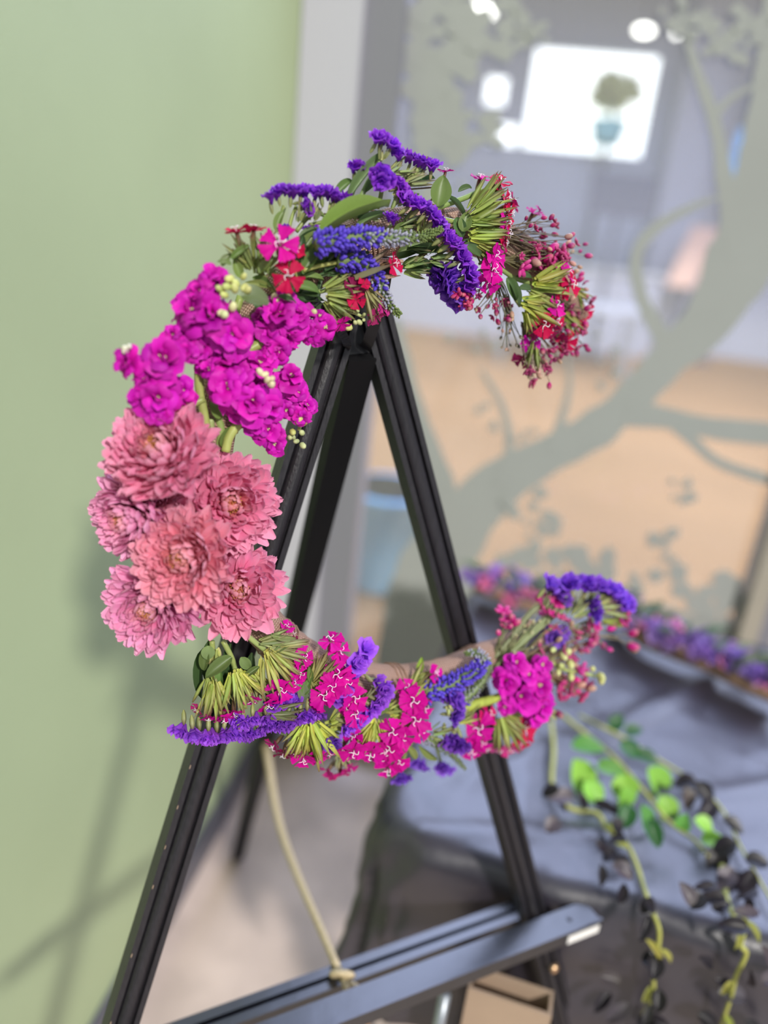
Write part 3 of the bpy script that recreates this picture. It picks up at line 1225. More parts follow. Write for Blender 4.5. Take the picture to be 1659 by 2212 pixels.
def cloth():
    mb = MB()
    R_ = 0.07
    du, dv = 0.0135, 0.0135
    OL, OR, OF, OB = 0.26, 0.05, 0.32, 0.12
    us = [UL - OL + du * i for i in range(int((UR - UL + OL + OR) / du) + 1)]
    vs_ = [VF - OF + dv * i for i in range(int((VB - VF + OF + OB) / dv) + 1)]
    creases = [(TP(820, 1708), TP(1230, 1530)), (TP(1010, 1690), TP(1600, 1445)), (TP(1300, 1600), TP(1540, 1470)), (TP(860, 1795), TP(1330, 1800)), (TP(1270, 1520), TP(1400, 2000)), (TP(1480, 1730), TP(1720, 1690)), (TP(1160, 1560), TP(1120, 1800))]
    P = []
    for u in us:
        for v in vs_:
            cu = min(max(u, UL + R_), UR - R_)
            cv = min(max(v, VF + R_), VB - R_)
            dx, dy = u - cu, v - cv
            dist = math.hypot(dx, dy)
            if dist <= R_ or dist < 1e-6:
                p = table(u, v)
                z = 0.0
                for a, b in creases:
                    ab = b - a
                    t = max(0, min(1, (p - a).dot(ab) / ab.length_squared))
                    q = (p - a - ab * t)
                    q.z = 0
                    z += 0.0055 * math.exp(-(q.length / 0.015) ** 2)
                z += 0.004 * noise.noise(V((u * 5, v * 5, 1))) + .0015 * noise.noise(V((u * 22, v * 22, 1)))
                edge = R_ - dist
                if dist > 0 and edge < .03:
                    z -= (1 - edge / .03) ** 2 * .006
                P.append(p + V((0, 0, z)))
            else:
                ex_, ey = dx / dist, dy / dist
                dl = dist - R_
                ang = math.atan2(ey, ex_)
                sp = (cu if abs(ey) > abs(ex_) else cv)
                ph = sp * 24 + ang * 5
                amp = min(1, dl / .25) * (0.030 if abs(ex_) > .3 else 0.010)
                o = 0.004 + min(dl, .03) * .25 + amp * (1 + math.sin(ph) + .6 * math.sin(ph * 2.3 + 1)) * .6 + .012 * noise.noise(V((sp * 9 + ang * 3, dl * 14, 4)))
                cr = min(dl, .02) * .4
                p = table(cu + ex_ * (R_ + o), cv + ey * (R_ + o), TZ - .006 - dl + cr * .2)
                P.append(p)
    nv = len(vs_)
    fs = []
    for i in range(len(us) - 1):
        for j in range(nv - 1):
            a = i * nv + j
            fs.append((a, a + nv, a + nv + 1, a + 1))
    mb.add(P, fs)
    return mb


o = link('tablecloth', cloth().data('tablecloth', MAT['cloth']))
tag(o, 'creased black plastic cloth draped over the table by the window', 'tablecloth')

FB = table(0, 0.685, 0)
p0, p1 = onplane(1012, 2132, FB, TB)[0], onplane(1192, 2192, FB, TB)[0]
bh, bw = p0.z / 2, (p1 - p0).dot(TA)
p0.z = 0
bx = Thing('cardboard_box', 'tan cardboard box standing on the floor under the easel tray', 'box', p0 + TA * bw * .5)
for nm, ctr, hx, hy in (('front_panel', p0 + TA * bw * .5, bw * .5, .002), ('back_panel', p0 + TA * bw * .5 + TB * .030, bw * .5, .002), ('side_panel', p0 + TA * .002 + TB * .015, .002, .0135), ('side_panel', p0 + TA * (bw - .002) + TB * .015, .002, .0135)):
    mb = MB()
    mb.box(V((ctr.x, ctr.y, bh)), TA * hx, TB * hy, V((0, 0, bh)))
    bx.mesh(nm, mb, MAT['card'], smooth=False)

# ------------------------------------------------------------------ easel
def el(x, y, h):
    return EA + EX * x + EU * y + EN * h


REAR_FOOT = TP(513, 1852, 0.0)
MAT['shadeblack'] = plain('shaded_black_wood', (0.007, 0.007, 0.008), 0.6, 0.15)  # darker copy of the easel wood, the rear leg's shade put into the colour
ez = Thing('easel', 'black stained wooden tripod easel carrying the flower wreath', 'easel', V((EA.x, EA.y, 0)))
S0 = 0.0346
LDIR = {-1: (ED * math.cos(.3194) - EX * math.sin(.3194)), 1: (ED * math.cos(.3194) + EX * math.sin(.3194))}
hw = 0.0148
prof = [(-hw, -.02), (-hw, 0), (-.0092, 0), (-.0088, -.005)] + [(.0078 * math.cos(a), -.005 + .0075 * math.sin(a)) for a in [math.pi * (1 - k / 10) for k in range(11)]] + [(.0088, -.005), (.0092, 0), (hw, 0), (hw, -.02)]
for sg in (-1, 1):
    d = LDIR[sg]
    x = d.cross(EN).normalized()
    if x.dot(EX) < 0:
        x = -x
    a = EA + EX * S0 * sg
    t1 = a.z / -d.z
    mb = MB()
    mb.prism(prof[::-1], a + d * -0.065, a + d * (t1 - .002), x, EN)
    lg = ez.mesh('leg', mb, MAT['easel'], smooth=False)
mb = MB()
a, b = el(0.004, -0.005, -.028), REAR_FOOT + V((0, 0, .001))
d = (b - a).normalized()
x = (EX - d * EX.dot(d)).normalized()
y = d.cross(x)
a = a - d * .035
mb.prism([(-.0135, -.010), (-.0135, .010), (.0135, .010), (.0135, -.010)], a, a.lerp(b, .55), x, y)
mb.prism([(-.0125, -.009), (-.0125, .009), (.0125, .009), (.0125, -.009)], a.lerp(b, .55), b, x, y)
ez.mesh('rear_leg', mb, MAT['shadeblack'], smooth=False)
mb = MB()
mb.box(el(0.0, .075, -.018), EX * .021, EU * .055, EN * .012)
ez.mesh('hinge_block', mb, MAT['plasticblack'], smooth=False)


def rail(name, y, h0, h1, x0, x1, ht, lips):
    mb = MB()
    pr = [(h0, y - ht), (h1, y - ht)] + lips
    yc, hc = y, h0
    P0, P1 = EA + EX * x0, EA + EX * x1
    hz = V((EN.x, EN.y, 0)).normalized()
    up = V((0, 0, 1))
    sh = EU * yc + EN * hc
    mb.prism([(hh - hc, yy - yc) for hh, yy in pr][::-1], P0 + sh, P1 + sh, hz, up)
    return ez.mesh(name, mb, MAT['tray'], smooth=False)


yb = -.670
rail('back_rail', yb, -.048, -.021, -.33, .318, .015, [(-.021, yb), (-.031, yb), (-.032, yb - .005), (-.036, yb - .005), (-.037, yb), (-.048, yb)])
yf = -.654
fr = rail('front_rail', yf, .006, .040, -.37, .322, .015, [(.040, yf + .0045), (.0360, yf + .0045), (.0350, yf), (.006, yf)])
mb = MB()
HZ = V((EN.x, EN.y, 0)).normalized()
q = el(.312, yf, .004) + HZ * .0364 - V((0, 0, .0075))
mb.box(q + EX * -.018, EX * .024, V((0, 0, .006)), HZ * .0007)
st = sub(fr, 'sticker', mb.data('sticker', MAT['sticker'], False), Matrix.Identity(4))
st['label'] = 'white ribbed sticker'
for i, (px, py) in enumerate(((1198, 2092), (790, 2208))):
    mb = MB()
    p = E(px, py, .012)
    mb.ell(p, (EX * .007, EU * .007, EN * .004), 5, 10)
    sc = ez.mesh('screw', mb, MAT['brass'])
    sc['label'] = 'small brass screw head'
for xx, yy in ((.285, yf), (-.13, yf)):
    mb = MB()
    mb.tube([el(xx, yy, .004) + HZ * .018 - V((0, 0, .001)), el(xx, yy, .004) + HZ * .018 + V((0, 0, .0006))], .003, 8)
    ez.mesh('screw_hole', mb, MAT['plasticblack'])
mb = MB()
mb.tube([E(962, 2146, -.015), E(932, 2290, -.015)], .0075, 8)
ez.mesh('brace', mb, MAT['metal'])['label'] = 'grey metal brace'
mb = MB()
for t in (.52, .56, .60, .64, .71, .78):
    p = EA - EX * S0 + LDIR[-1] * (t - .15) + EX * (-hw) * .98
    mb.ell(p + EN * .0005, (EX * .0006, EN * .0006, LDIR[-1] * .0025), 3, 5)
ez.mesh('paint_chips', mb, MAT['card'])['kind'] = 'stuff'

# cord from the rear leg to the back rail
a = CAM.copy()
best = None
A0, B0 = el(0, 0, -.028), REAR_FOOT
for k in range(200):
    p = A0.lerp(B0, k / 199)
    q = p - CAM
    sy = PH / 2 - F * q.dot(UX) / q.dot(FW)
    if best is None or abs(sy - 1600) < best[0]:
        best = (abs(sy - 1600), p)
start = best[1] - FW * .012 - RX * -.004
endp = el(.000, yb + .004, -.030)
T = Thing('tan_cord', 'tan woven cord stretched from the rear easel leg down to the tray', 'cord', endp)
mid = start.lerp(endp, .45) + V((-.012, 0, -.022))
path = catmull([start, mid, endp], 14)
mb = MB()
mb.tube(path, [.0068 - .0022 * i / (len(path) - 1) for i in range(len(path))], 8)
T.mesh('cord_length', mb, MAT['rope'])
mb = MB()
for k in range(2):
    pts = [endp + EX * (.009 * math.cos(t) + .003 * k) + EU * (.006 * math.sin(t)) + EN * (.008 * math.sin(t + 1) + .004) for t in [i * .7 for i in range(10)]]
    mb.tube(pts, .0034, 6)
T.mesh('knot', mb, MAT['rope'])
for k, (dx, dy) in enumerate(((.002, -.022), (.020, -.018))):
    mb = MB()
    mb.tube(catmull([endp + EN * .010, endp + EX * dx * .6 + EU * dy * .35 + EN * .020, endp + EX * dx + EU * dy + EN * .024], 5), .0036, 6)
    T.mesh('cord_end', mb, MAT['rope'])

# ties that hold the wreath to the easel
def strap(name, label, pts, wpx, ribs):
    P = [E(x, y, h) for x, y, h in pts]
    T = Thing(name, label, 'strap', P[-1], 'straps that tie the wreath to the easel')
    Q = catmull(P, 8)
    s = esc(pts[0][0], pts[0][1])
    mb = MB()
    vs, fs = [], []
    for i, p in enumerate(Q):
        d = (Q[min(i + 1, len(Q) - 1)] - Q[max(0, i - 1)]).normalized()
        sd = d.cross((CAM - p).normalized()).normalized()
        nn = sd.cross(d)
        hh = .0016 + (.0006 if ribs and i % 2 else 0)
        for sx, sn in ((-1, -1), (1, -1), (1, 1), (-1, 1)):
            vs.append(p + sd * sx * wpx * .5 * s + nn * sn * hh * .5)
    for i in range(len(Q) - 1):
        for k in range(4):
            fs.append((i * 4 + k, i * 4 + (k + 1) % 4, i * 4 + 4 + (k + 1) % 4, i * 4 + 4 + k))
    fs += [(3, 2, 1, 0), tuple(len(vs) - 4 + k for k in range(4))]
    mb.add(vs, fs)
    T.mesh('band', mb, MAT['plasticblack'], smooth=False)
    return T


strap('cable_tie', 'ribbed black cable tie looped over the left easel leg top', [(676, 650, .062), (700, 672, .058), (724, 700, .040), (744, 728, .022), (750, 746, .006), (744, 752, -.012)], 20, True)
strap('black_strap', 'flat black strap from the wreath top down between the easel legs', [(838, 555, .062), (832, 600, .058), (822, 655, .040), (808, 700, .024), (796, 738, .010), (788, 752, -.004)], 27, False)
# ------------------------------------------------------------------ the wreath: burlap-wrapped crescent ring
RCX, RCY, RR, RH = 0.0632, -0.0816, 0.212, 0.032


def ringp(deg, r=RR, h=RH):
    a = math.radians(deg)
    return el(RCX + r * math.cos(a), RCY + r * math.sin(a), h)


ring = Thing('wreath_form', 'burlap wrapped crescent wreath ring that carries all the flowers', 'wreath', ringp(180))
mb = MB()
m, n = 150, 14
vs, ts, fs = [], [], []
for i in range(m + 1):
    dg = 42 + (300 - 42) * i / m
    c = ringp(dg)
    rad = 0.0185 * min(1, .45 + min(i, m - i) / 14)
    a = math.radians(dg)
    o = EX * math.cos(a) + EU * math.sin(a)
    for k in range(n):
        b = 2 * math.pi * k / n
        rr = rad * (1 + .05 * noise.noise(V((i * .35, k * .9, 2))) + (.05 if i % 9 == 0 else 0))
        vs.append(c + (o * math.cos(b) + EN * math.sin(b)) * rr)
        ts.append((i / m, k / n, 0))
for i in range(m):
    for k in range(n):
        k2 = (k + 1) % n
        fs.append((i * n + k, i * n + k2, (i + 1) * n + k2, (i + 1) * n + k))
fs += [tuple(range(n - 1, -1, -1)), tuple(m * n + k for k in range(n))]
mb.add(vs, fs, ts)
ring.mesh('burlap_wrap', mb, MAT['burlap'])
for base in (92, 110, 128, 165, 222, 258, 284):
    mb = MB()
    for q in range(3):
        pts = []
        for k in range(15):
            b = 2 * math.pi * k / 14
            a = math.radians(base + q * 1.3 + .8 * math.sin(b))
            o = EX * math.cos(a) + EU * math.sin(a)
            pts.append(el(RCX + RR * math.cos(a), RCY + RR * math.sin(a), RH) + (o * math.cos(b) + EN * math.sin(b)) * .0196)
        mb.tube(pts, .0008, 5, cap=False)
    ring.mesh('twine', mb, MAT['twine'])


# ------------------------------------------------------------------ chrysanthemums
def mum(label, x, y, rpx, a, b, c, h, pink, heart, n=150, flat=1.0, seed=0):
    random.seed(100 + seed)
    n, rpx = int(n * 1.55), rpx * 1.12
    p = E(x, y, h)
    s = esc(x, y, h) * rpx
    T = Thing('chrysanthemum', label, 'flower', p - EN * .012, 'pink chrysanthemums on the left of the wreath')
    m = frame(p, camdir(a, b, c), s=s, roll=rnd(0, 6))
    o = T.inst('flower_centre', CORE, m @ Matrix.Translation(V((0, 0, .20))) @ Matrix.Diagonal((.15, .15, .26, 1)), (0.62, 0.26, 0.07))
    stuff(o)
    for k in range(n):
        u = (k + .5) / n
        phi = k * 2.39996 + rnd(-.12, .12)
        th = math.radians(14 + 92 * u ** .62 * flat) + rnd(-.07, .07)
        L = (.26 + .76 * u ** .6) * rnd(.92, 1.08)
        f = min(1, max(0, (u - .01) / .26))
        col = tuple(heart[i] * (1 - f) + pink[i] * f for i in range(3))
        me = random.choice(MUM if u > .05 else MUMC)
        wd = rnd(.95, 1.25) if u > .5 else rnd(.85, 1.05)
        T.inst('petal', me, m @ petal_matrix(phi, th, L, wd, V((.03 * math.cos(phi), .03 * math.sin(phi), .06 - .10 * u)), rnd(-.25, .25)), jit(col, .13))
    # short stalk down to the ring
    mb = MB()
    mb.tube([p - EN * .002, p - EN * .014], [.12 * s, .08 * s], 8)
    T.mesh('stalk', mb, MAT['stem'], C_STEM)


PK, PK2 = (0.88, 0.235, 0.44), (0.86, 0.26, 0.56)
OR1, OR2 = (0.74, 0.24, 0.17), (0.76, 0.21, 0.07)
mum('pink chrysanthemum topmost of its cluster, right under the magenta stock', 350, 978, 122, -.10, .36, 1, .066, PK, OR1, 165, seed=1)
mum('mauve-pink chrysanthemum tucked half under the topmost one, furthest toward the green wall', 285, 1115, 100, -.55, -.35, 1, .048, PK2, OR1, 150, seed=2)
mum('dark rosy chrysanthemum squeezed in shade below the topmost pink one', 322, 1072, 76, -.05, .12, 1, .050, (.64, .13, .24), OR1, 120, seed=3)
mum('pink chrysanthemum facing the easel leg, at the right of its cluster', 494, 1088, 110, .42, .0, 1, .060, PK, OR2, 150, seed=4)
mum('coral-hearted pink chrysanthemum in the middle of the cluster with a wide orange centre', 398, 1205, 112, -.06, -.02, 1, .080, (.90, .26, .36), OR2, 165, seed=5)
mum('mauve-pink chrysanthemum lowest of the cluster, above the green wall shadow', 330, 1308, 106, -.12, -.22, 1, .054, PK2, OR1, 160, seed=6)
mum('large-petalled pink chrysanthemum just above the bare burlap at the bottom of the cluster', 512, 1272, 106, .32, .05, 1, .064, PK, OR1, 130, seed=7)
random.seed(5)

# ------------------------------------------------------------------ magenta stock
G = 'magenta stock sprigs on the wreath'


def sprig(name, label, cat, x, y, group, h=.048):
    random.seed(hash_(label))
    return Thing(name, label, cat, E(x, y, h), group)


def hash_(t):
    v = 7
    for ch in t:
        v = (v * 31 + ord(ch)) % 1000003
    return v


T = sprig('stock_sprig', 'magenta stock with pale green buds at its tip, highest of the stock sprigs', 'flower', 470, 700, G)
c_stem(T, [(520, 640), (500, 700), (470, 760), (430, 800)], 9, .046, C_STEM)
for a in ((464, 607, 88, -.2, .6), (438, 634, 74, -.5, .3), (420, 678, 120, -.4, .2), (462, 690, 140, 0, .15), (503, 722, 122, .35, -.25), (442, 738, 104, -.2, -.4), (482, 745, 84, .1, -.6)):
    c_bloom(T, *a, 1, rnd(.062, .074))
c_buds(T, [(505, 600), (522, 604), (535, 616), (515, 618), (498, 620), (528, 632), (482, 628), (492, 640), (508, 634)], 24, .082, (.58, .60, .20))
c_buds(T, [(487, 668), (500, 672), (480, 677)], 28, .084, (.70, .68, .36))
c_leaf(T, 520, 640, 582, 655, 52, .086, (.16, .22, .09))

T = sprig('stock_sprig', 'magenta stock between the mauve statice and the left easel leg top', 'flower', 610, 700, G)
c_stem(T, [(575, 735), (545, 752), (512, 772)], 11, .062, (.36, .42, .11))
c_stem(T, [(600, 690), (575, 735)], 8, .056)
for a in ((604, 685, 126, .1, .3), (586, 722, 92, -.2, -.2), (600, 750, 90, 0, -.7), (641, 684, 84, .4, .2), (570, 690, 70, -.4, .2), (622, 726, 76, .3, -.4)):
    c_bloom(T, *a, 1, rnd(.062, .072))
c_buds(T, [(588, 648), (600, 645), (612, 648)], 22, .07, (.62, .62, .35))
c_leaf(T, 600, 640, 640, 655, 14, .078, C_LEAFD)

for q in ((640, 640, 690, 662, 24), (650, 655, 690, 640, 20), (630, 650, 700, 650, 22), (560, 655, 590, 640, 20), (548, 660, 575, 665, 22)):
    c_leaf(T, *q, .060, C_LEAFD)
T = sprig('stock_sprig', 'small open magenta stock flowers resting on the left easel leg top', 'flower', 685, 705, G)
for a in ((676, 720, 62, -.1, -.5), (700, 708, 68, .5, 0), (690, 686, 48, .2, .5), (664, 712, 50, -.3, -.3)):
    c_bloom(T, *a, 1, rnd(.064, .070), layers=2)
c_stem(T, [(650, 690), (668, 696), (688, 706)], 6, .06, (.5, .52, .2))
c_buds(T, [(664, 668), (672, 676), (668, 690)], 22, .064, (.62, .62, .28))
c_buds(T, [(766, 665), (775, 672), (783, 682), (790, 690), (770, 700), (781, 700)], 15, .066, (.48, .52, .24))
c_buds(T, [(760, 710)], 26, .064, (.66, .66, .26))
c_stem(T, [(742, 672), (765, 676), (786, 686)], 3.4, .062, (.45, .5, .2))

T = sprig('stock_sprig', 'magenta stock cluster nearest the green wall, above the topmost chrysanthemum', 'flower', 340, 800, G)
c_stem(T, [(430, 770), (430, 830), (440, 890), (446, 925)], 10, .054, (.38, .43, .13))
c_stem(T, [(440, 862), (410, 876), (380, 890)], 8, .056, (.34, .40, .12))
for a in ((356, 778, 122, 0, .1), (280, 788, 84, -.6, .1), (345, 858, 118, 0, -.2), (392, 842, 84, .3, -.2), (308, 856, 82, -.4, -.3), (340, 890, 78, -.1, -.6), (380, 728, 74, -.2, .5), (402, 760, 74, .3, 0), (318, 820, 76, -.3, 0)):
    c_bloom(T, *a, 1, rnd(.060, .072))
c_buds(T, [(268, 750), (280, 746), (275, 758)], 22, .07, (.7, .65, .55))

T = sprig('stock_sprig', 'full magenta stock cluster in the middle of the stock, beside the left easel leg', 'flower', 540, 840, G)
c_stem(T, [(470, 900), (478, 930), (474, 965)], 9, .050, (.30, .38, .12))
c_leaf(T, 480, 900, 452, 870, 34, .056, C_LEAF)
for a in ((497, 790, 112, -.2, .5), (500, 838, 126, -.3, 0), (546, 868, 112, .1, -.2), (580, 842, 92, .4, 0), (584, 882, 88, .4, -.3), (564, 790, 84, .2, .5), (520, 880, 84, -.2, -.5), (440, 788, 50, -.4, .2), (455, 800, 58, -.3, .3)):
    c_bloom(T, *a, 1, rnd(.060, .074))
c_buds(T, [(568, 812), (580, 806), (590, 816), (574, 826), (586, 836), (594, 826)], 24, .088, (.72, .66, .42))

T = sprig('stock_sprig', 'thin magenta stock tip with hanging green buds crossing the left easel leg', 'flower', 640, 860, G)
c_stem(T, [(600, 875), (618, 856), (632, 838)], 8, .058, (.40, .45, .14))
c_stem(T, [(606, 872), (630, 866), (648, 870), (655, 900), (645, 930)], 4, .060, (.45, .5, .18))
for a in ((628, 815, 78, .2, .3), (642, 846, 62, .3, 0), (660, 876, 62, .7, 0), (620, 884, 58, -.1, -.4), (652, 900, 54, .1, -.6)):
    c_bloom(T, *a, 1, rnd(.062, .072), layers=3)
c_buds(T, [(630, 930), (652, 918), (640, 915)], 26, .064, (.62, .60, .16))
c_buds(T, [(626, 945), (636, 950), (646, 952), (655, 938), (650, 958)], 18, .062, (.50, .54, .26))

T = sprig('stock_sprig', 'magenta stock blooms drooping on a thick pale stem beside the bare burlap', 'flower', 545, 920, G)
c_stem(T, [(545, 905), (515, 918), (495, 945), (487, 976)], 11, .058, (.42, .46, .13), .9)
for a in ((577, 928, 78, .1, 0), (592, 955, 64, .2, -.5), (550, 918, 66, -.2, 0), (600, 935, 44, .6, -.2)):
    c_bloom(T, *a, 1, rnd(.060, .068), layers=3)
c_stem(T, [(455, 905), (456, 930), (458, 945)], 8, .052, (.36, .42, .16))
c_leaf(T, 480, 965, 500, 920, 12, .056, C_LEAF)

T = sprig('stock_sprig', 'magenta stock on a thick lime stem at the lower right flower arm', 'flower', 1110, 1480, G)
c_stem(T, [(1000, 1532), (1030, 1520), (1060, 1512), (1088, 1500), (1130, 1465), (1165, 1440)], 12, .056, (.42, .48, .08), .6)
for a in ((1114, 1432, 66, 0, .4), (1094, 1470, 74, -.3, .1), (1124, 1500, 90, 0, 0), (1162, 1480, 70, .3, .2), (1166, 1520, 80, .3, -.3), (1092, 1524, 50, -.3, -.3), (1168, 1436, 56, .3, .2), (1140, 1455, 54, .1, .2), (1152, 1545, 60, .1, -.5)):
    c_bloom(T, *a, 1, rnd(.060, .072), layers=3)
c_stem(T, [(1150, 1450), (1185, 1425), (1215, 1410)], 5, .058, (.42, .46, .16))
c_stem(T, [(1185, 1425), (1215, 1445), (1250, 1452), (1295, 1462)], 4, .058, (.42, .46, .16))
c_buds(T, [(1198, 1400), (1210, 1408), (1222, 1412), (1205, 1446), (1218, 1440), (1228, 1424), (1232, 1452)], 22, .064, (.58, .60, .24))
c_buds(T, [(1290, 1455), (1300, 1462), (1292, 1472), (1282, 1448)], 18, .064, (.56, .58, .22))

# ------------------------------------------------------------------ statice
G = 'purple statice sprigs on the wreath'


def st(label, x, y):
    return sprig('statice_sprig', label, 'flower', x, y, G)


T = st('purple statice whose tip stands highest above the wreath', 830, 320)
c_stem(T, [(775, 435), (800, 385), (826, 335)], 6, .056, (.24, .32, .12))
c_leaf(T, 752, 432, 826, 332, 22, .060, (.20, .28, .12))
c_leaf(T, 790, 415, 826, 372, 20, .058, (.16, .25, .08))
c_row(T, [(815, 305), (832, 303), (846, 318), (850, 330)], .6, -1, 27, .064)
c_row(T, [(866, 346), (884, 346), (903, 356), (922, 360), (938, 366)], .35, -1, 26, .062)
c_bracts(T, 842, 372, 880, 352, 7, .6, .060, (.25, .29, .12))
c_bracts(T, 870, 396, 925, 376, 10, .5, .058, (.26, .30, .13))
c_bracts(T, 818, 352, 826, 318, 5, .5, .062, (.30, .34, .14))
c_row(T, [(862, 400), (872, 424), (890, 442)], .9, -.5, 24, .066)

T = st('single round purple statice head left of the highest tip', 770, 375)
c_row(T, [(760, 366), (772, 362), (776, 372)], -.1, -1, 24, .062, step=8)
c_stem(T, [(772, 385), (765, 410), (752, 440)], 4, .056)
c_leaf(T, 725, 422, 762, 388, 20, .056, C_LEAF)

T = st('round purple statice head facing out above the big pointed leaf', 826, 390)
for q in ((818, 382), (830, 378), (836, 390), (822, 394), (829, 388)):
    c_row(T, [q], 0, .1, 28, .070, calyx=False, face=1.0)
c_stem(T, [(826, 400), (822, 425), (815, 450)], 5, .058)
c_bracts(T, 822, 420, 826, 396, 5, .4, .06, (.3, .34, .14))

T = st('purple statice furthest left along the top of the wreath, before the white jamb', 630, 440)
c_row(T, [(590, 432), (598, 420), (616, 416), (634, 420), (650, 416), (662, 424)], -.05, -1, 28, .060)
c_row(T, [(655, 440), (664, 452)], .8, 0, 22, .058)
c_stem(T, [(614, 445), (604, 480), (600, 500)], 5, .054, C_STEM)
c_stem(T, [(640, 445), (630, 470), (622, 500)], 4, .054, C_STEM)
c_leaf(T, 598, 502, 616, 450, 20, .058, C_LEAF)
c_bracts(T, 640, 480, 650, 440, 7, .5, .058, (.26, .31, .12))

T = st('purple statice comb between the furthest left one and the big pointed leaf', 720, 440)
c_row(T, [(682, 424), (698, 418), (716, 428), (732, 436), (748, 440), (766, 446), (782, 450)], .15, -1, 30, .064)
c_stem(T, [(690, 450), (660, 475), (640, 500)], 5, .056)
c_stem(T, [(735, 460), (700, 478), (668, 486)], 4, .056)
c_bracts(T, 672, 480, 680, 442, 6, .5, .058, (.28, .32, .13))
c_bracts(T, 708, 475, 724, 446, 6, .5, .06, (.30, .34, .13))
c_leaf(T, 650, 540, 688, 490, 30, .060, (.17, .26, .08))

T = st('long purple statice comb running down the right half of the wreath top', 940, 500)
c_row(T, [(872, 430), (888, 446), (905, 450), (922, 460), (936, 474), (944, 492), (952, 505)], .7, -.6, 30, .068)
c_row(T, [(962, 515), (978, 532), (990, 552), (1000, 572), (1010, 590), (1014, 610), (1008, 628)], .9, -.45, 32, .068)
c_stem(T, [(890, 470), (930, 520), (960, 560)], 5, .058)
c_bracts(T, 846, 430, 868, 425, 6, .8, .062, (.33, .37, .15))
c_bracts(T, 862, 490, 905, 470, 8, .7, .060, (.20, .26, .10))
c_bracts(T, 905, 500, 918, 468, 6, .4, .060, (.32, .34, .11))
c_bracts(T, 925, 560, 965, 552, 8, .6, .058, (.20, .26, .09))
c_leaf(T, 688, 508, 843, 436, 36, .074, (.23, .32, .085))
c_leaf(T, 770, 495, 838, 462, 18, .062, (.16, .25, .09))
c_leaf(T, 850, 510, 880, 480, 20, .062, C_LEAF)
for q in ((700, 505, 640, 520, 16), (735, 490, 700, 470, 12), (800, 480, 760, 470, 12), (860, 545, 930, 530, 20), (880, 530, 950, 525, 16), (905, 470, 870, 500, 14), (930, 540, 900, 570, 16), (845, 450, 905, 420, 12), (890, 400, 940, 385, 14), (700, 470, 660, 455, 12)):
    c_leaf(T, *q, rnd(.052, .060), random.choice((C_LEAF, C_LEAFD, (.2, .27, .1))))
for q in ([(770, 448), (850, 462), (925, 470)], [(840, 412), (890, 408), (940, 404)], [(925, 440), (945, 415), (955, 395)], [(700, 462), (760, 470), (820, 474)]):
    c_stem(T, q, 2.2, rnd(.05, .058), (.22, .14, .11))
c_bracts(T, 700, 485, 745, 462, 8, .6, .054, (.20, .25, .10))
c_bracts(T, 875, 530, 915, 510, 8, .7, .056, (.18, .25, .09))
c_bracts(T, 780, 470, 815, 455, 6, .6, .054, (.24, .29, .11))

T = st('broad dark purple statice head hanging at the inner edge of the right arm', 975, 620)
c_row(T, [(948, 582), (956, 600), (966, 618), (978, 634), (992, 648)], -.75, .5, 34, .056, (.14, .03, .48), step=9)
c_row(T, [(962, 590), (974, 612), (988, 634), (1000, 648)], .3, .3, 32, .060, (.16, .035, .54), step=10, face=.9, calyx=False)
c_stem(T, [(900, 560), (930, 585), (955, 610)], 5, .054, C_LEAFD)
c_leaf(T, 880, 560, 950, 612, 26, .052, C_LEAFD)
c_leaf(T, 905, 560, 960, 640, 20, .050, C_LEAFD)

T = st('small loose purple statice florets above the upper veronica spike', 845, 478)
c_row(T, [(838, 474), (850, 478)], 0, -.2, 24, .064, calyx=False, face=.8)
c_row(T, [(612, 504), (622, 510)], 0, -.5, 22, .056, calyx=False)
c_row(T, [(664, 498), (676, 496)], 0, -.5, 20, .056, calyx=False)
c_stem(T, [(845, 485), (830, 505)], 3, .058)

T = st('purple statice fringe lowest left, over the left easel leg', 445, 1580)
c_row(T, [(395, 1570), (408, 1578), (424, 1582), (441, 1584), (458, 1584), (475, 1584), (492, 1582), (508, 1578)], 0, 1, 34, .066, (.40, .09, .82), step=10)
c_stem(T, [(455, 1540), (450, 1500)], 4, .056)
c_row(T, [(508, 1548), (520, 1556), (538, 1554), (556, 1545)], .1, 1, 30, .064, (.40, .09, .82), step=10)
c_stem(T, [(530, 1530), (525, 1500)], 4, .056)

T = st('long double purple statice fringe above the bare tan cord', 600, 1560)
c_row(T, [(520, 1584), (540, 1583), (560, 1576), (580, 1562)], .1, 1, 28, .062, (.40, .09, .82), step=10)
c_row(T, [(574, 1549), (592, 1556), (610, 1558), (630, 1552), (650, 1545), (670, 1538), (688, 1530)], .05, 1, 32, .066, (.40, .09, .82), step=10)
c_row(T, [(586, 1522), (606, 1518), (624, 1514), (642, 1510)], 0, -1, 28, .062, (.40, .09, .82), step=10)
c_bracts(T, 570, 1538, 650, 1532, 10, .3, .068, (.14, .16, .07))
c_stem(T, [(650, 1530), (652, 1490), (650, 1460)], 4, .058)
c_leaf(T, 650, 1475, 655, 1515, 26, .066, (.2, .26, .14))

T = st('upright purple statice comb standing behind the lower magenta dianthus', 755, 1450)
c_row(T, [(790, 1404), (782, 1416), (772, 1430), (762, 1444), (752, 1460), (744, 1476), (734, 1492), (726, 1506)], .5, -.5, 32, .060, (.42, .10, .84), step=9, calyx=False)
c_stem(T, [(726, 1515), (745, 1475), (775, 1425)], 5, .054)

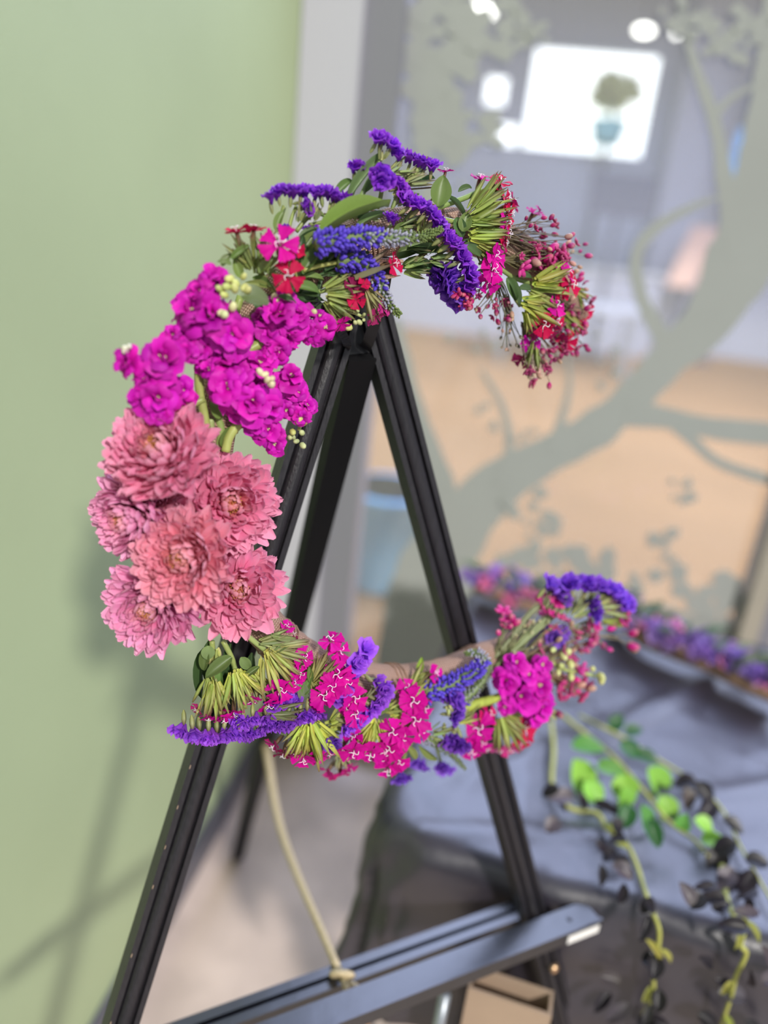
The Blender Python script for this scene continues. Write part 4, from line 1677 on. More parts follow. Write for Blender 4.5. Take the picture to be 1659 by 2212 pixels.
T = st('curled purple statice comb in front of the bare pink burlap at the bottom', 805, 1510)
c_row(T, [(812, 1474), (826, 1482), (832, 1494), (824, 1506), (812, 1516), (800, 1526), (790, 1538), (778, 1548), (760, 1560), (748, 1568)], .7, .45, 30, .066, (.42, .10, .84), step=9)
c_bracts(T, 782, 1512, 812, 1490, 9, .7, .064, (.28, .30, .16))
c_row(T, [(712, 1596), (720, 1602)], .2, 1, 36, .066, (.20, .06, .60), calyx=False)

T = st('blue-purple statice curl left of the thick lime stem', 980, 1530)
c_row(T, [(950, 1498), (966, 1498), (980, 1506), (988, 1522), (986, 1540), (976, 1552)], .9, 0, 28, .062, (.20, .06, .60), step=9)
c_bracts(T, 962, 1520, 968, 1545, 5, .4, .066, (.42, .44, .2))
c_row(T, [(962, 1592), (978, 1598), (994, 1604), (984, 1582)], .1, .8, 32, .062, (.22, .06, .62), step=8)
c_bracts(T, 930, 1585, 975, 1578, 8, .5, .062, (.2, .26, .09))

T = st('soft lilac statice florets hanging under the wreath before the table corner', 900, 1650)
c_row(T, [(862, 1672)], 0, 1, 36, .02, (.24, .09, .66), calyx=False)
c_row(T, [(905, 1640), (918, 1646)], 0, 1, 30, .02, (.24, .09, .66), calyx=False)
c_row(T, [(950, 1645), (958, 1652)], 0, 1, 30, .016, (.24, .09, .66), calyx=False)
c_stem(T, [(862, 1668), (880, 1620), (900, 1590)], 3, .024)
c_stem(T, [(952, 1645), (940, 1610), (925, 1590)], 3, .022)

T = st('purple statice crown at the outermost tip of the lower arm', 1280, 1290)
c_row(T, [(1222, 1270), (1240, 1264), (1258, 1266), (1276, 1268)], 0, -1, 32, .054, (.18, .04, .58), step=9)
c_row(T, [(1290, 1270), (1310, 1276), (1328, 1284), (1342, 1294), (1350, 1310)], .6, -.8, 32, .054, (.20, .05, .62), step=9)
c_row(T, [(1180, 1266), (1196, 1276), (1208, 1290)], .5, -.6, 32, .046, (.22, .07, .60), step=10)
c_row(T, [(1272, 1302), (1284, 1312), (1280, 1326)], .5, .2, 30, .056, (.18, .05, .58), calyx=False)
c_row(T, [(1196, 1376), (1212, 1370), (1180, 1368)], 0, 0, 26, .05, (.20, .08, .55), calyx=False)
c_stem(T, [(1060, 1450), (1120, 1390), (1180, 1335), (1235, 1285)], 5, .050, (.22, .26, .11))
c_stem(T, [(1070, 1440), (1150, 1370), (1230, 1310), (1310, 1285)], 5, .052, (.22, .26, .11))
c_stem(T, [(1065, 1425), (1110, 1370), (1150, 1320), (1195, 1290)], 4.5, .046, (.24, .28, .13))
c_bracts(T, 1225, 1330, 1260, 1290, 9, .5, .054, (.28, .32, .14))
c_bracts(T, 1275, 1310, 1330, 1295, 9, .5, .054, (.30, .34, .14))
c_bracts(T, 1170, 1320, 1195, 1286, 6, .5, .048, (.28, .3, .16))

# ------------------------------------------------------------------ veronica spikes
G = 'blue veronica spikes on the wreath'
T = sprig('veronica_spike', 'long straight veronica spike, blue base and green tip, on the wreath top', 'flower', 820, 515, G)
c_spike(T, [(682, 528), (740, 516), (800, 512), (860, 516), (915, 510), (955, 494)], 23, .086, .40)
c_row(T, [(690, 520), (706, 530)], 0, .3, 18, .080, C_BLUE, calyx=False, face=.8)
T = sprig('veronica_spike', 'drooping deep blue veronica spike whose green tip hangs past the easel top', 'flower', 780, 590, G)
c_spike(T, [(728, 566), (764, 562), (796, 578), (816, 606), (828, 636), (842, 660), (864, 682)], 23, .072, .52)
c_stem(T, [(655, 584), (690, 574), (730, 566)], 5, .070, (.42, .44, .12))
T = sprig('veronica_spike', 'blurred blue veronica spike bent up over the bare burlap at the bottom right', 'flower', 1000, 1465, G)
c_spike(T, [(918, 1500), (955, 1486), (995, 1468), (1028, 1446), (1044, 1424), (1030, 1410), (1005, 1412)], 20, .066, .62)
T = sprig('veronica_spike', 'grey-green veronica spike pointing down right under the lower arm', 'flower', 950, 1610, G)
c_spike(T, [(902, 1588), (935, 1600), (968, 1622), (1006, 1662)], 15, .060, .05, tip=(.26, .31, .16))
T = sprig('veronica_spike', 'pale green budded veronica spike lying beside the thick lime stem', 'flower', 1040, 1470, G)
c_spike(T, [(1000, 1512), (1030, 1485), (1052, 1455), (1058, 1425)], 15, .060, .0, tip=(.34, .38, .22))

# ------------------------------------------------------------------ dianthus
G = 'dianthus sprays on the wreath'


def dn(label, x, y):
    return sprig('dianthus_spray', label, 'flower', x, y, G)


T = dn('crimson and hot pink dianthus at the upper left, over the highest stock', 560, 545)
c_bracts(T, 545, 580, 520, 515, 16, .6, .060, (.22, .28, .08))
c_bracts(T, 575, 560, 570, 505, 12, .6, .060, (.22, .28, .08))
c_dflower(T, 512, 504, 56, -.2, .9, .35, .064, C_CRIM)
c_dflower(T, 548, 500, 52, .1, 1, .3, .062, C_CRIM)
c_dflower(T, 604, 530, 82, .1, .2, 1, .084, C_MAG)
c_dflower(T, 636, 540, 46, .7, .1, .7, .076, C_CRIM)
c_dflower(T, 622, 597, 66, .1, -.05, 1, .086, C_CRIM)
for q in ((480, 575, 500, 548, 20), (520, 600, 505, 555, 22), (560, 590, 590, 560, 22), (545, 600, 590, 620, 20), (500, 572, 470, 565, 16), (660, 590, 640, 520, 34), (652, 560, 686, 498, 34), (660, 565, 712, 520, 30), (650, 585, 735, 545, 34), (655, 592, 700, 530, 30), (645, 600, 720, 570, 26), (640, 575, 655, 505, 26), (605, 615, 660, 640, 24), (640, 620, 690, 632, 26), (500, 560, 540, 530, 16)):
    c_leaf(T, *q, rnd(.06, .072), random.choice((C_LEAF, (.2, .29, .08), C_LEAFD)))
c_stem(T, [(600, 640), (570, 600), (550, 560)], 6, .056)
c_bracts(T, 560, 600, 590, 540, 10, .7, .058, (.24, .30, .09))
for q in ((600, 610, 560, 575, 18), (580, 620, 530, 610, 16), (660, 610, 620, 570, 20), (675, 560, 660, 500, 26), (690, 570, 730, 575, 20), (590, 570, 560, 530, 16), (655, 600, 700, 605, 18)):
    c_leaf(T, *q, rnd(.054, .068), random.choice((C_LEAF, (.2, .29, .08), (.24, .32, .09))))
c_stem(T, [(650, 625), (640, 590), (625, 560), (610, 540)], 5, .060)

T = dn('dark red dianthus tangle between the easel leg tops', 750, 640)
c_stem(T, [(660, 632), (690, 630), (712, 624)], 5, .062)
c_bracts(T, 700, 630, 762, 622, 18, .45, .068, (.27, .32, .09))
c_bracts(T, 700, 648, 750, 688, 16, .45, .066, (.27, .32, .09))
c_bracts(T, 786, 622, 812, 680, 12, .35, .066, (.28, .27, .12))
c_bracts(T, 760, 600, 835, 568, 8, .35, .068, (.30, .24, .14))
c_bracts(T, 690, 590, 745, 560, 10, .5, .062, C_LEAFD)
for a in ((760, 618, 44, .5, .2, .6, .074, C_DARK), (775, 628, 42, .7, -.2, .5, .072, C_DARK), (768, 647, 40, .4, -.4, .8, .074, C_CRIM), (738, 698, 42, .5, -.8, .4, .070, C_MAG), (811, 682, 44, .3, -.9, .4, .070, (.45, .03, .16)),
          (826, 664, 38, .5, -.2, .6, .070, (.6, .04, .27)), (785, 614, 30, .4, .3, .6, .078, C_CRIM), (752, 658, 36, .2, -.5, .6, .066, C_DARK), (740, 632, 34, .4, .3, .7, .066, C_DARK)):
    c_dflower(T, *a, stig=False)
for q in ((700, 600, 690, 650, 12), (730, 570, 790, 545, 10), (690, 635, 650, 632, 24), (720, 600, 760, 590, 10), (705, 655, 670, 690, 10), (770, 560, 800, 545, 12)):
    c_leaf(T, *q, rnd(.056, .066), C_LEAFD)

T = dn('two red dianthus petals pinned by the black strap under the long veronica', 847, 560)
c_dflower(T, 846, 570, 54, .9, .1, .45, .074, C_CRIM, stig=True)
c_stem(T, [(870, 565), (850, 562), (815, 562)], 4, .066, (.4, .28, .22))
for q in ((855, 560, 910, 540, 26), (870, 570, 925, 575, 18), (860, 580, 930, 590, 18), (880, 545, 960, 545, 24), (930, 585, 975, 610, 18)):
    c_leaf(T, *q, rnd(.052, .062), random.choice((C_LEAF, C_LEAFD)))
c_bracts(T, 870, 580, 920, 572, 8, .5, .058, (.2, .27, .08))

T = dn('tall crimson dianthus fan at the right end of the wreath top', 1040, 480)
c_stem(T, [(930, 455), (970, 440), (1010, 425), (1040, 410)], 6, .058, (.22, .30, .08))
c_stem(T, [(935, 470), (975, 478), (1012, 488)], 6, .060, (.24, .32, .08))
c_bracts(T, 1008, 470, 1078, 430, 20, .55, .064, (.26, .33, .08))
c_bracts(T, 1040, 430, 1082, 405, 10, .5, .060, (.2, .24, .08))
c_bracts(T, 1010, 492, 1080, 482, 16, .4, .062, (.28, .34, .08))
c_bracts(T, 1010, 518, 1075, 528, 18, .45, .064, (.32, .38, .07))
c_bracts(T, 1030, 540, 1058, 560, 10, .5, .060, (.22, .28, .08))
for a in ((1080, 396, 48, .3, .7, .7, .066, C_CRIM), (1090, 430, 56, .8, .2, .5, .064, C_CRIM), (1104, 440, 46, .9, .3, .3, .058, (.42, .01, .12)), (1098, 462, 48, .9, 0, .4, .066, C_CRIM), (1092, 484, 46, .9, 0, .4, .070, C_MAG), (1092, 505, 52, .9, -.1, .5, .066, C_CRIM),
          (1086, 524, 44, .9, -.2, .4, .062, (.45, .01, .14)), (1066, 556, 56, .7, .1, .8, .074, C_MAG), (1062, 582, 58, .6, -.2, .9, .076, C_MAG), (1052, 606, 56, .3, -.6, .8, .070, C_MAG), (1036, 388, 44, .2, .8, .4, .040, C_MAG), (962, 372, 34, .2, .9, .3, .05, C_MAG)):
    c_dflower(T, *a)
for q in ((945, 445, 958, 378, 46), (1000, 500, 1010, 458, 30), (985, 470, 1000, 515, 28), (1030, 520, 1055, 492, 16), (990, 415, 1020, 405, 14), (1000, 530, 1040, 555, 24), (965, 425, 1005, 470, 10), (1000, 520, 1050, 560, 20)):
    c_leaf(T, *q, rnd(.058, .066), random.choice((C_LEAF, (.09, .16, .06))))

T = dn('crimson dianthus whose lime bracts point right, in the middle of the upper arm tip', 1170, 620)
c_stem(T, [(1080, 580), (1110, 600), (1145, 612)], 5, .060, (.25, .31, .1))
c_bracts(T, 1148, 612, 1212, 602, 16, .4, .064, (.33, .38, .07))
c_bracts(T, 1140, 622, 1205, 640, 10, .4, .060, (.28, .32, .08))
for a in ((1222, 590, 50, .7, .3, .6, .066, C_MAG), (1230, 615, 56, .7, -.1, .7, .068, C_CRIM), (1212, 628, 40, .6, -.3, .6, .066, C_CRIM), (1200, 585, 36, .5, .3, .5, .060, C_MAG)):
    c_dflower(T, *a)
for q in ((1115, 598, 1150, 600, 16), (1120, 625, 1150, 628, 18), (1095, 600, 1115, 650, 26)):
    c_leaf(T, *q, .066, (.09, .16, .06))

T = dn('crimson dianthus pointing down right, below the middle of the upper arm tip', 1150, 680)
c_stem(T, [(1100, 610), (1112, 640), (1125, 660)], 6, .060, (.27, .33, .1))
c_bracts(T, 1122, 652, 1188, 672, 15, .4, .064, (.34, .39, .07))
c_bracts(T, 1130, 668, 1145, 712, 12, .4, .062, (.34, .39, .07))
for a in ((1199, 662, 48, .6, .2, .8, .068, C_MAG), (1172, 700, 56, .3, -.4, .9, .068, C_CRIM), (1198, 694, 52, .5, -.4, .8, .066, C_CRIM), (1186, 712, 40, .3, -.7, .6, .062, C_DARK), (1162, 712, 40, 0, -.8, .6, .06, C_DARK)):
    c_dflower(T, *a)
for q in ((1128, 655, 1160, 652, 18), (1100, 610, 1122, 660, 20)):
    c_leaf(T, *q, .066, (.09, .16, .06))

T = dn('soft blurred dianthus lowest on the upper arm tip', 1170, 760)
c_bracts(T, 1150, 735, 1146, 790, 12, .4, .050, (.24, .28, .08))
c_bracts(T, 1212, 680, 1236, 720, 10, .4, .044, (.26, .3, .08))
c_bracts(T, 1240, 630, 1262, 655, 9, .5, .040, (.26, .3, .08))
for a in ((1147, 742, 44, 0, -.3, .8, .052, C_STOCK), (1223, 738, 50, .3, -.7, .6, .044, C_CRIM), (1207, 734, 40, 0, -.7, .6, .044, C_DARK), (1252, 706, 36, .5, -.5, .6, .04, C_CRIM), (1268, 672, 38, .6, -.5, .5, .036, C_CRIM), (1126, 778, 36, -.4, -.6, .5, .046, C_DARK), (1150, 462, 40, .3, .6, .5, .036, (.45, .01, .22)), (1166, 458, 34, .7, .4, .4, .03, (.45, .01, .22))):
    c_dflower(T, *a, stig=False)
c_stem(T, [(1135, 690), (1145, 720), (1150, 740)], 4, .052)
c_stem(T, [(1190, 650), (1205, 670), (1214, 684)], 4, .048)

T = dn('green dianthus sheaf hanging head down under the lowest chrysanthemums', 480, 1460)
for q in ([(458, 1385), (460, 1405), (465, 1420)], [(482, 1385), (500, 1420), (508, 1446)], [(455, 1425), (460, 1450), (464, 1475)]):
    c_stem(T, q, 6, .058, (.33, .40, .12))
c_bracts(T, 465, 1400, 462, 1440, 9, .5, .062, (.36, .40, .13))
c_bracts(T, 462, 1470, 466, 1534, 22, .5, .066, (.36, .40, .10))
c_bracts(T, 508, 1446, 530, 1512, 26, .6, .068, (.40, .44, .10))
c_bracts(T, 450, 1450, 442, 1520, 10, .4, .060, (.28, .33, .10))
c_bracts(T, 540, 1450, 560, 1505, 16, .5, .064, (.30, .33, .10))
for q in ((500, 1420, 442, 1465, 30), (450, 1395, 448, 1425, 30), (520, 1420, 540, 1445, 24), (475, 1440, 480, 1490, 18), (500, 1500, 470, 1508, 12), (445, 1400, 440, 1450, 22), (560, 1440, 520, 1468, 14)):
    c_leaf(T, *q, rnd(.062, .074), random.choice(((.2, .28, .1), C_LEAF)))
for q in ((455, 1380, 452, 1480, 26), (500, 1390, 500, 1500, 26), (545, 1410, 540, 1500, 24), (470, 1440, 500, 1520, 44), (442, 1400, 438, 1510, 20)):
    c_leaf(T, *q, .048, C_LEAFD)
for a in ((428, 1530, 34, -.4, -.3, .6, .066, (.55, .03, .2)), (452, 1546, 40, -.1, -.9, .4, .068, C_MAG), (484, 1549, 44, .1, -.9, .5, .070, C_MAG), (505, 1536, 44, .1, -.8, .5, .070, C_MAG), (543, 1506, 50, .1, -.8, .6, .072, C_MAG), (580, 1518, 50, .2, -.7, .6, .070, C_MAG)):
    c_dflower(T, *a)

T = dn('dianthus with purple-tipped bracts lying over the bare burlap at the lower left', 605, 1440)
c_stem(T, [(532, 1372), (552, 1388), (572, 1404)], 6, .064, (.34, .40, .14))
c_bracts(T, 572, 1404, 606, 1470, 20, .55, .068, (.38, .38, .11))
c_bracts(T, 580, 1398, 650, 1408, 16, .45, .066, (.34, .34, .14))
c_bracts(T, 560, 1384, 620, 1372, 9, .35, .066, (.28, .34, .12))
for a in ((652, 1420, 50, .6, .1, .7, .066, C_MAG), (606, 1486, 58, .3, -.3, .9, .074, C_MAG), (630, 1474, 46, .5, -.3, .8, .072, C_MAG), (645, 1455, 44, .6, -.1, .7, .068, C_MAG), (618, 1356, 36, .3, .6, .5, .048, C_MAG), (632, 1372, 30, .4, .5, .4, .046, C_DARK)):
    c_dflower(T, *a)
for q in ((576, 1345, 590, 1372, 8), (585, 1372, 640, 1378, 14), (590, 1412, 640, 1382, 14)):
    c_leaf(T, *q, .070, (.25, .32, .14))

T = dn('hot pink dianthus standing upright left of the upright purple statice', 705, 1440)
c_bracts(T, 672, 1470, 712, 1412, 16, .5, .062, (.28, .26, .10))
c_bracts(T, 668, 1462, 690, 1490, 10, .6, .062, (.28, .30, .10))
for a in ((714, 1386, 54, .1, .8, .6, .064, C_MAG), (730, 1406, 54, .5, .2, .7, .064, C_MAG), (726, 1456, 62, .3, .1, 1, .074, C_MAG), (702, 1500, 64, -.1, 0, 1, .076, C_MAG), (745, 1472, 56, .5, -.1, .8, .074, C_MAG), (718, 1482, 56, .1, 0, 1, .078, C_MAG), (690, 1516, 44, -.3, -.4, .8, .072, C_MAG), (740, 1436, 44, .5, .1, .7, .064, C_MAG)):
    c_dflower(T, *a)
for q in ((655, 1500, 672, 1462, 18), (668, 1440, 672, 1478, 14)):
    c_leaf(T, *q, .066, C_LEAF)

T = dn('pink dianthus pair right of the double purple statice fringe', 755, 1540)
c_bracts(T, 712, 1560, 748, 1540, 14, .7, .062, (.36, .40, .09))
c_bracts(T, 700, 1570, 745, 1580, 10, .5, .060, (.34, .40, .09))
for a in ((764, 1508, 56, .4, .1, .9, .072, C_MAG), (766, 1540, 56, .2, -.1, 1, .074, C_MAG), (752, 1524, 44, -.2, .1, .9, .070, C_MAG)):
    c_dflower(T, *a)

T = dn('lime bracted dianthus fan opening downward beside the top of the tan cord', 660, 1590)
c_bracts(T, 660, 1556, 620, 1612, 14, .4, .066, (.45, .48, .09))
c_bracts(T, 664, 1556, 660, 1625, 16, .4, .068, (.45, .48, .09))
c_bracts(T, 672, 1556, 700, 1620, 14, .4, .066, (.45, .48, .09))
c_leaf(T, 640, 1582, 582, 1574, 26, .062, (.2, .25, .1))
c_leaf(T, 668, 1560, 692, 1582, 22, .070, C_LEAF)
for a in ((594, 1608, 46, -.5, -.5, .6, .050, (.5, .01, .2)), (612, 1626, 40, -.2, -.8, .5, .056, C_DARK), (656, 1634, 56, 0, -.7, .7, .070, C_MAG), (684, 1630, 50, .2, -.7, .7, .070, C_MAG), (710, 1622, 42, .4, -.7, .5, .066, C_MAG), (638, 1622, 40, -.1, -.8, .6, .064, C_MAG)):
    c_dflower(T, *a)

T = dn('lime bracted dianthus fan lowest in the middle of the wreath bottom', 805, 1590)
c_bracts(T, 806, 1552, 780, 1605, 14, .4, .066, (.45, .48, .09))
c_bracts(T, 812, 1552, 826, 1604, 14, .4, .066, (.45, .48, .09))
c_bracts(T, 838, 1548, 870, 1560, 12, .6, .062, (.42, .46, .09))
for a in ((763, 1588, 44, -.1, -.2, .9, .072, C_MAG), (764, 1618, 62, .1, -.5, .9, .074, C_MAG), (800, 1624, 60, 0, -.5, .9, .076, C_MAG), (828, 1618, 56, .2, -.4, .9, .074, C_MAG), (742, 1614, 44, -.2, -.7, .6, .068, C_MAG), (782, 1608, 40, 0, -.3, .8, .07, C_MAG)):
    c_dflower(T, *a)
for q in ((828, 1530, 836, 1510, 14), (800, 1545, 850, 1520, 18), (790, 1548, 775, 1530, 14), (850, 1540, 880, 1515, 14)):
    c_leaf(T, *q, .066, (.24, .32, .08))

T = dn('dark blurred dianthus hanging lowest under the wreath', 735, 1650)
c_bracts(T, 734, 1626, 736, 1656, 11, .5, .036, (.36, .36, .18))
for a in ((708, 1664, 44, -.5, -.5, .5, .030, (.5, .02, .2)), (735, 1668, 46, 0, -.7, .5, .030, (.45, .01, .16)), (756, 1656, 40, .4, -.6, .5, .034, (.5, .01, .22))):
    c_dflower(T, *a, stig=False)

T = dn('magenta dianthus in a row down the wreath right of the bare pink burlap', 885, 1540)
c_stem(T, [(840, 1540), (862, 1530), (880, 1510)], 4, .060)
c_bracts(T, 830, 1530, 872, 1505, 12, .6, .060, (.36, .4, .12))
c_bracts(T, 850, 1560, 890, 1580, 10, .6, .060, (.36, .4, .12))
for a in ((880, 1488, 46, .1, .4, .8, .068, C_MAG), (892, 1512, 64, .1, 0, 1, .074, C_MAG), (914, 1528, 46, .5, -.1, .8, .070, C_MAG), (896, 1553, 62, .1, 0, 1, .076, C_MAG), (905, 1576, 52, .4, -.2, .9, .072, C_MAG), (848, 1580, 56, 0, .1, 1, .078, C_MAG), (868, 1590, 50, .2, 0, 1, .076, C_MAG)):
    c_dflower(T, *a)

T = dn('magenta dianthus pair hanging over the table corner', 845, 1635)
c_bracts(T, 850, 1600, 840, 1630, 8, .5, .060, (.36, .4, .12))
for a in ((842, 1614, 58, -.1, -.2, 1, .076, C_MAG), (826, 1632, 44, -.3, -.4, .8, .070, C_MAG), (860, 1640, 54, .2, -.4, .9, .070, C_MAG), (838, 1658, 56, -.1, -.5, .9, .068, C_MAG), (865, 1606, 40, .4, 0, .9, .070, C_MAG)):
    c_dflower(T, *a)
for q in ((880, 1612, 900, 1640, 16), (905, 1610, 945, 1640, 16), (870, 1650, 860, 1668, 12)):
    c_leaf(T, *q, .058, (.26, .32, .1))

T = dn('small dianthus sprig before the bare burlap, left of the bent blue veronica', 920, 1460)
c_bracts(T, 880, 1495, 925, 1458, 12, .5, .056, (.36, .4, .12))
c_dflower(T, 936, 1456, 44, .6, .3, .4, .058, C_MAG)
c_leaf(T, 905, 1452, 912, 1418, 16, .044, (.3, .4, .06))
c_leaf(T, 900, 1470, 930, 1450, 16, .050, (.3, .36, .1))

T = dn('magenta dianthus below the thick lime stem at the right end', 1035, 1580)
c_stem(T, [(985, 1560), (1005, 1552), (1030, 1545)], 5, .058, (.36, .40, .1))
c_bracts(T, 990, 1560, 1030, 1540, 9, .6, .058, (.36, .4, .12))
for a in ((1034, 1572, 66, -.1, 0, 1, .068, C_MAG), (1054, 1545, 48, .5, .3, .5, .064, (.58, .01, .14)), (1018, 1618, 52, 0, -.3, .9, .060, C_MAG), (1040, 1600, 44, .2, -.3, .8, .060, C_MAG), (1050, 1612, 40, .2, -.5, .6, .052, (.5, .06, .22))):
    c_dflower(T, *a)

T = dn('crimson dianthus lowest at the right, over the right easel leg', 1115, 1585)
c_bracts(T, 1080, 1545, 1098, 1600, 18, .6, .058, (.30, .32, .09))
c_bracts(T, 1090, 1540, 1125, 1560, 10, .6, .056, (.28, .3, .09))
for a in ((1130, 1568, 54, .4, -.1, .9, .060, C_CRIM), (1124, 1594, 50, .3, -.4, .8, .056, C_CRIM), (1100, 1612, 46, .1, -.7, .6, .050, (.6, .03, .2)), (1144, 1556, 40, .6, 0, .6, .056, (.6, .02, .2)), (1080, 1615, 40, -.1, -.7, .6, .05, (.55, .06, .25))):
    c_dflower(T, *a)
c_bracts(T, 1176, 1530, 1200, 1540, 9, .6, .050, (.3, .3, .12))
c_buds(T, [(1200, 1536)], 30, .054, (.35, .02, .12))

# ------------------------------------------------------------------ airy filler sprays
G = 'airy bud sprays on the wreath'


def sp_(label, x, y):
    return sprig('bud_spray', label, 'flower', x, y, G)


DKB = (0.38, 0.012, 0.14)
T = sp_('airy dark pink bud spray along the outer edge of the upper arm', 1150, 520)
c_spray(T, (1060, 500), region(44, 1175, 530, 70, 55, .6), 1.5, .052, (.12, .09, .05), DKB, 15, .016, 0, .4)
T = sp_('pale airy bud spray sticking out furthest right from the upper arm', 1230, 560)
c_spray(T, (1150, 545), [(1258, 528), (1250, 545), (1240, 528), (1262, 552), (1232, 548), (1246, 575), (1222, 530), (1215, 560), (1235, 590), (1262, 605), (1205, 545)], 1.6, .044, (.24, .28, .18), (.42, .04, .2), 15, .012, 0, .3)
T = sp_('magenta star-flowered spray in the middle of the upper arm', 1150, 570)
c_spray(T, (1085, 560), region(26, 1170, 568, 50, 34), 1.6, .060, (.14, .12, .05), (.52, .01, .2), 24, .010, 0, .8)
T = sp_('thin bud spray hanging along the inner edge of the upper arm', 1060, 660)
c_spray(T, (1075, 600), region(26, 1060, 660, 60, 34, .3), 1.5, .052, (.16, .15, .08), DKB, 14, .014, 0, .3)
c_spray(T, (1095, 640), region(16, 1100, 720, 30, 34), 1.2, .046, (.14, .14, .09), (.16, .13, .1), 9, .012, 0, .0)
T = sp_('thin dark pink bud spray hanging lowest from the upper arm', 1180, 780)
c_spray(T, (1130, 700), region(26, 1165, 785, 42, 52), 1.4, .046, (.14, .10, .06), DKB, 16, .014, 0, .4)
c_spray(T, (1190, 700), region(18, 1235, 725, 36, 50, -.3), 1.4, .042, (.14, .10, .06), DKB, 15, .014, 0, .35)
T = sp_('dark pink bud spray on the outer side of the upper arm tip', 1240, 650)
c_spray(T, (1170, 620), region(24, 1244, 655, 28, 62), 1.4, .042, (.16, .12, .07), DKB, 15, .012, 0, .35)
T = sp_('small pink bud cluster beside the tip of the broad dark statice', 1010, 640)
c_spray(T, (1040, 600), region(12, 1010, 640, 22, 20), 1.6, .064, (.26, .24, .1), (.55, .02, .16), 18, .006, 0, .5)
T = sp_('pink bud spray at the upper edge of the lower arm, before the table', 1130, 1350)
c_spray(T, (1075, 1440), [(1085, 1330), (1094, 1345), (1104, 1350), (1110, 1342), (1098, 1358), (1114, 1355), (1086, 1358), (1078, 1372)], 2.2, .046, (.22, .22, .11), (.55, .01, .22), 22, .010, 0, .5)
c_spray(T, (1085, 1435), [(1164, 1318), (1176, 1326), (1186, 1320), (1170, 1334), (1188, 1332), (1160, 1300), (1180, 1296), (1196, 1308)], 2.2, .048, (.24, .24, .12), (.60, .01, .26), 22, .010, 0, .5)
T = sp_('brown-stemmed bud spray filling the middle of the lower arm', 1210, 1400)
c_spray(T, (1080, 1450), region(44, 1225, 1375, 72, 42, -.5), 2.0, .052, (.22, .15, .09), (.50, .04, .20), 17, .016, 0, .35)
c_spray(T, (1075, 1445), region(20, 1150, 1385, 50, 40, -.5), 2.0, .048, (.26, .28, .13), (.38, .36, .20), 12, .014, 0, .0)
T = sp_('dense pink bud cluster at the lower right end beside the pale green buds', 1235, 1480)
c_spray(T, (1165, 1450), region(24, 1232, 1485, 36, 26), 2.0, .054, (.3, .2, .12), (.55, .01, .20), 19, .010, 0, .6)
c_spray(T, (1165, 1440), region(10, 1240, 1440, 22, 24), 2.0, .054, (.3, .2, .12), (.60, .03, .30), 20, .010, 0, .5)
T = sp_('pink bud spray at the outermost tip of the lower arm', 1330, 1340)
c_spray(T, (1230, 1360), [(1340, 1320), (1346, 1308), (1342, 1335), (1335, 1345), (1300, 1345), (1310, 1360), (1325, 1330), (1290, 1330), (1285, 1355), (1300, 1390), (1310, 1400), (1270, 1380)], 1.8, .050, (.24, .26, .12), (.60, .02, .28), 20, .010, 0, .4)
c_spray(T, (1250, 1370), [(1356, 1372), (1358, 1386), (1354, 1394)], 1.4, .040, (.24, .2, .12), (.52, .01, .18), 26, .004, 0, .0)
c_leaf(T, 1300, 1340, 1345, 1352, 16, .052, (.3, .36, .1))

# ------------------------------------------------------------------ vines on the table
FRONTP, = (table(0.5, VF - 0.035),)


def VT(px, py, lift=0.012):
    p = TP(px, py, TZ + lift)
    if p.dot(TB) > VF - .02:
        return p
    return onplane(px, py, FRONTP, TB)[0]


def vine(label, strands, leaves):
    random.seed(hash_(label))
    T = Thing('vine_cutting', label, 'vine', VT(*strands[0][0][0]), 'vine cuttings on the black cloth')
    for pts, r, col in strands:
        P = catmull([VT(*q[:2], lift=(q[2] if len(q) > 2 else .014)) for q in pts], 6)
        mb = MB()
        mb.tube(P, [r * (1.1 - .5 * i / len(P)) for i in range(len(P))], 6)
        T.mesh('stem', mb, MAT['stem'], col)
    for (x, y, dx, dy, L, wd, col) in leaves:
        a = VT(x, y, rnd(.02, .05))
        sc = (a - CAM).dot(FW) / F
        d = (RX * dx - UX * dy - FW * rnd(-.2, .35)).normalized()
        z = (V((0, 0, 1)) + camdir(rnd(-.6, .6), rnd(-.3, .6), 1) * .8).normalized()
        xx = d.cross(z).normalized()
        z = xx.cross(d)
        m = Matrix.Identity(4)
        for i in range(3):
            m[i][0], m[i][1], m[i][2], m[i][3] = xx[i] * wd * .5 * sc, d[i] * L * sc, z[i] * L * sc * .6, a[i]
        T.inst('leaf', random.choice(LEAF), m, jit(col, .2))
    return T


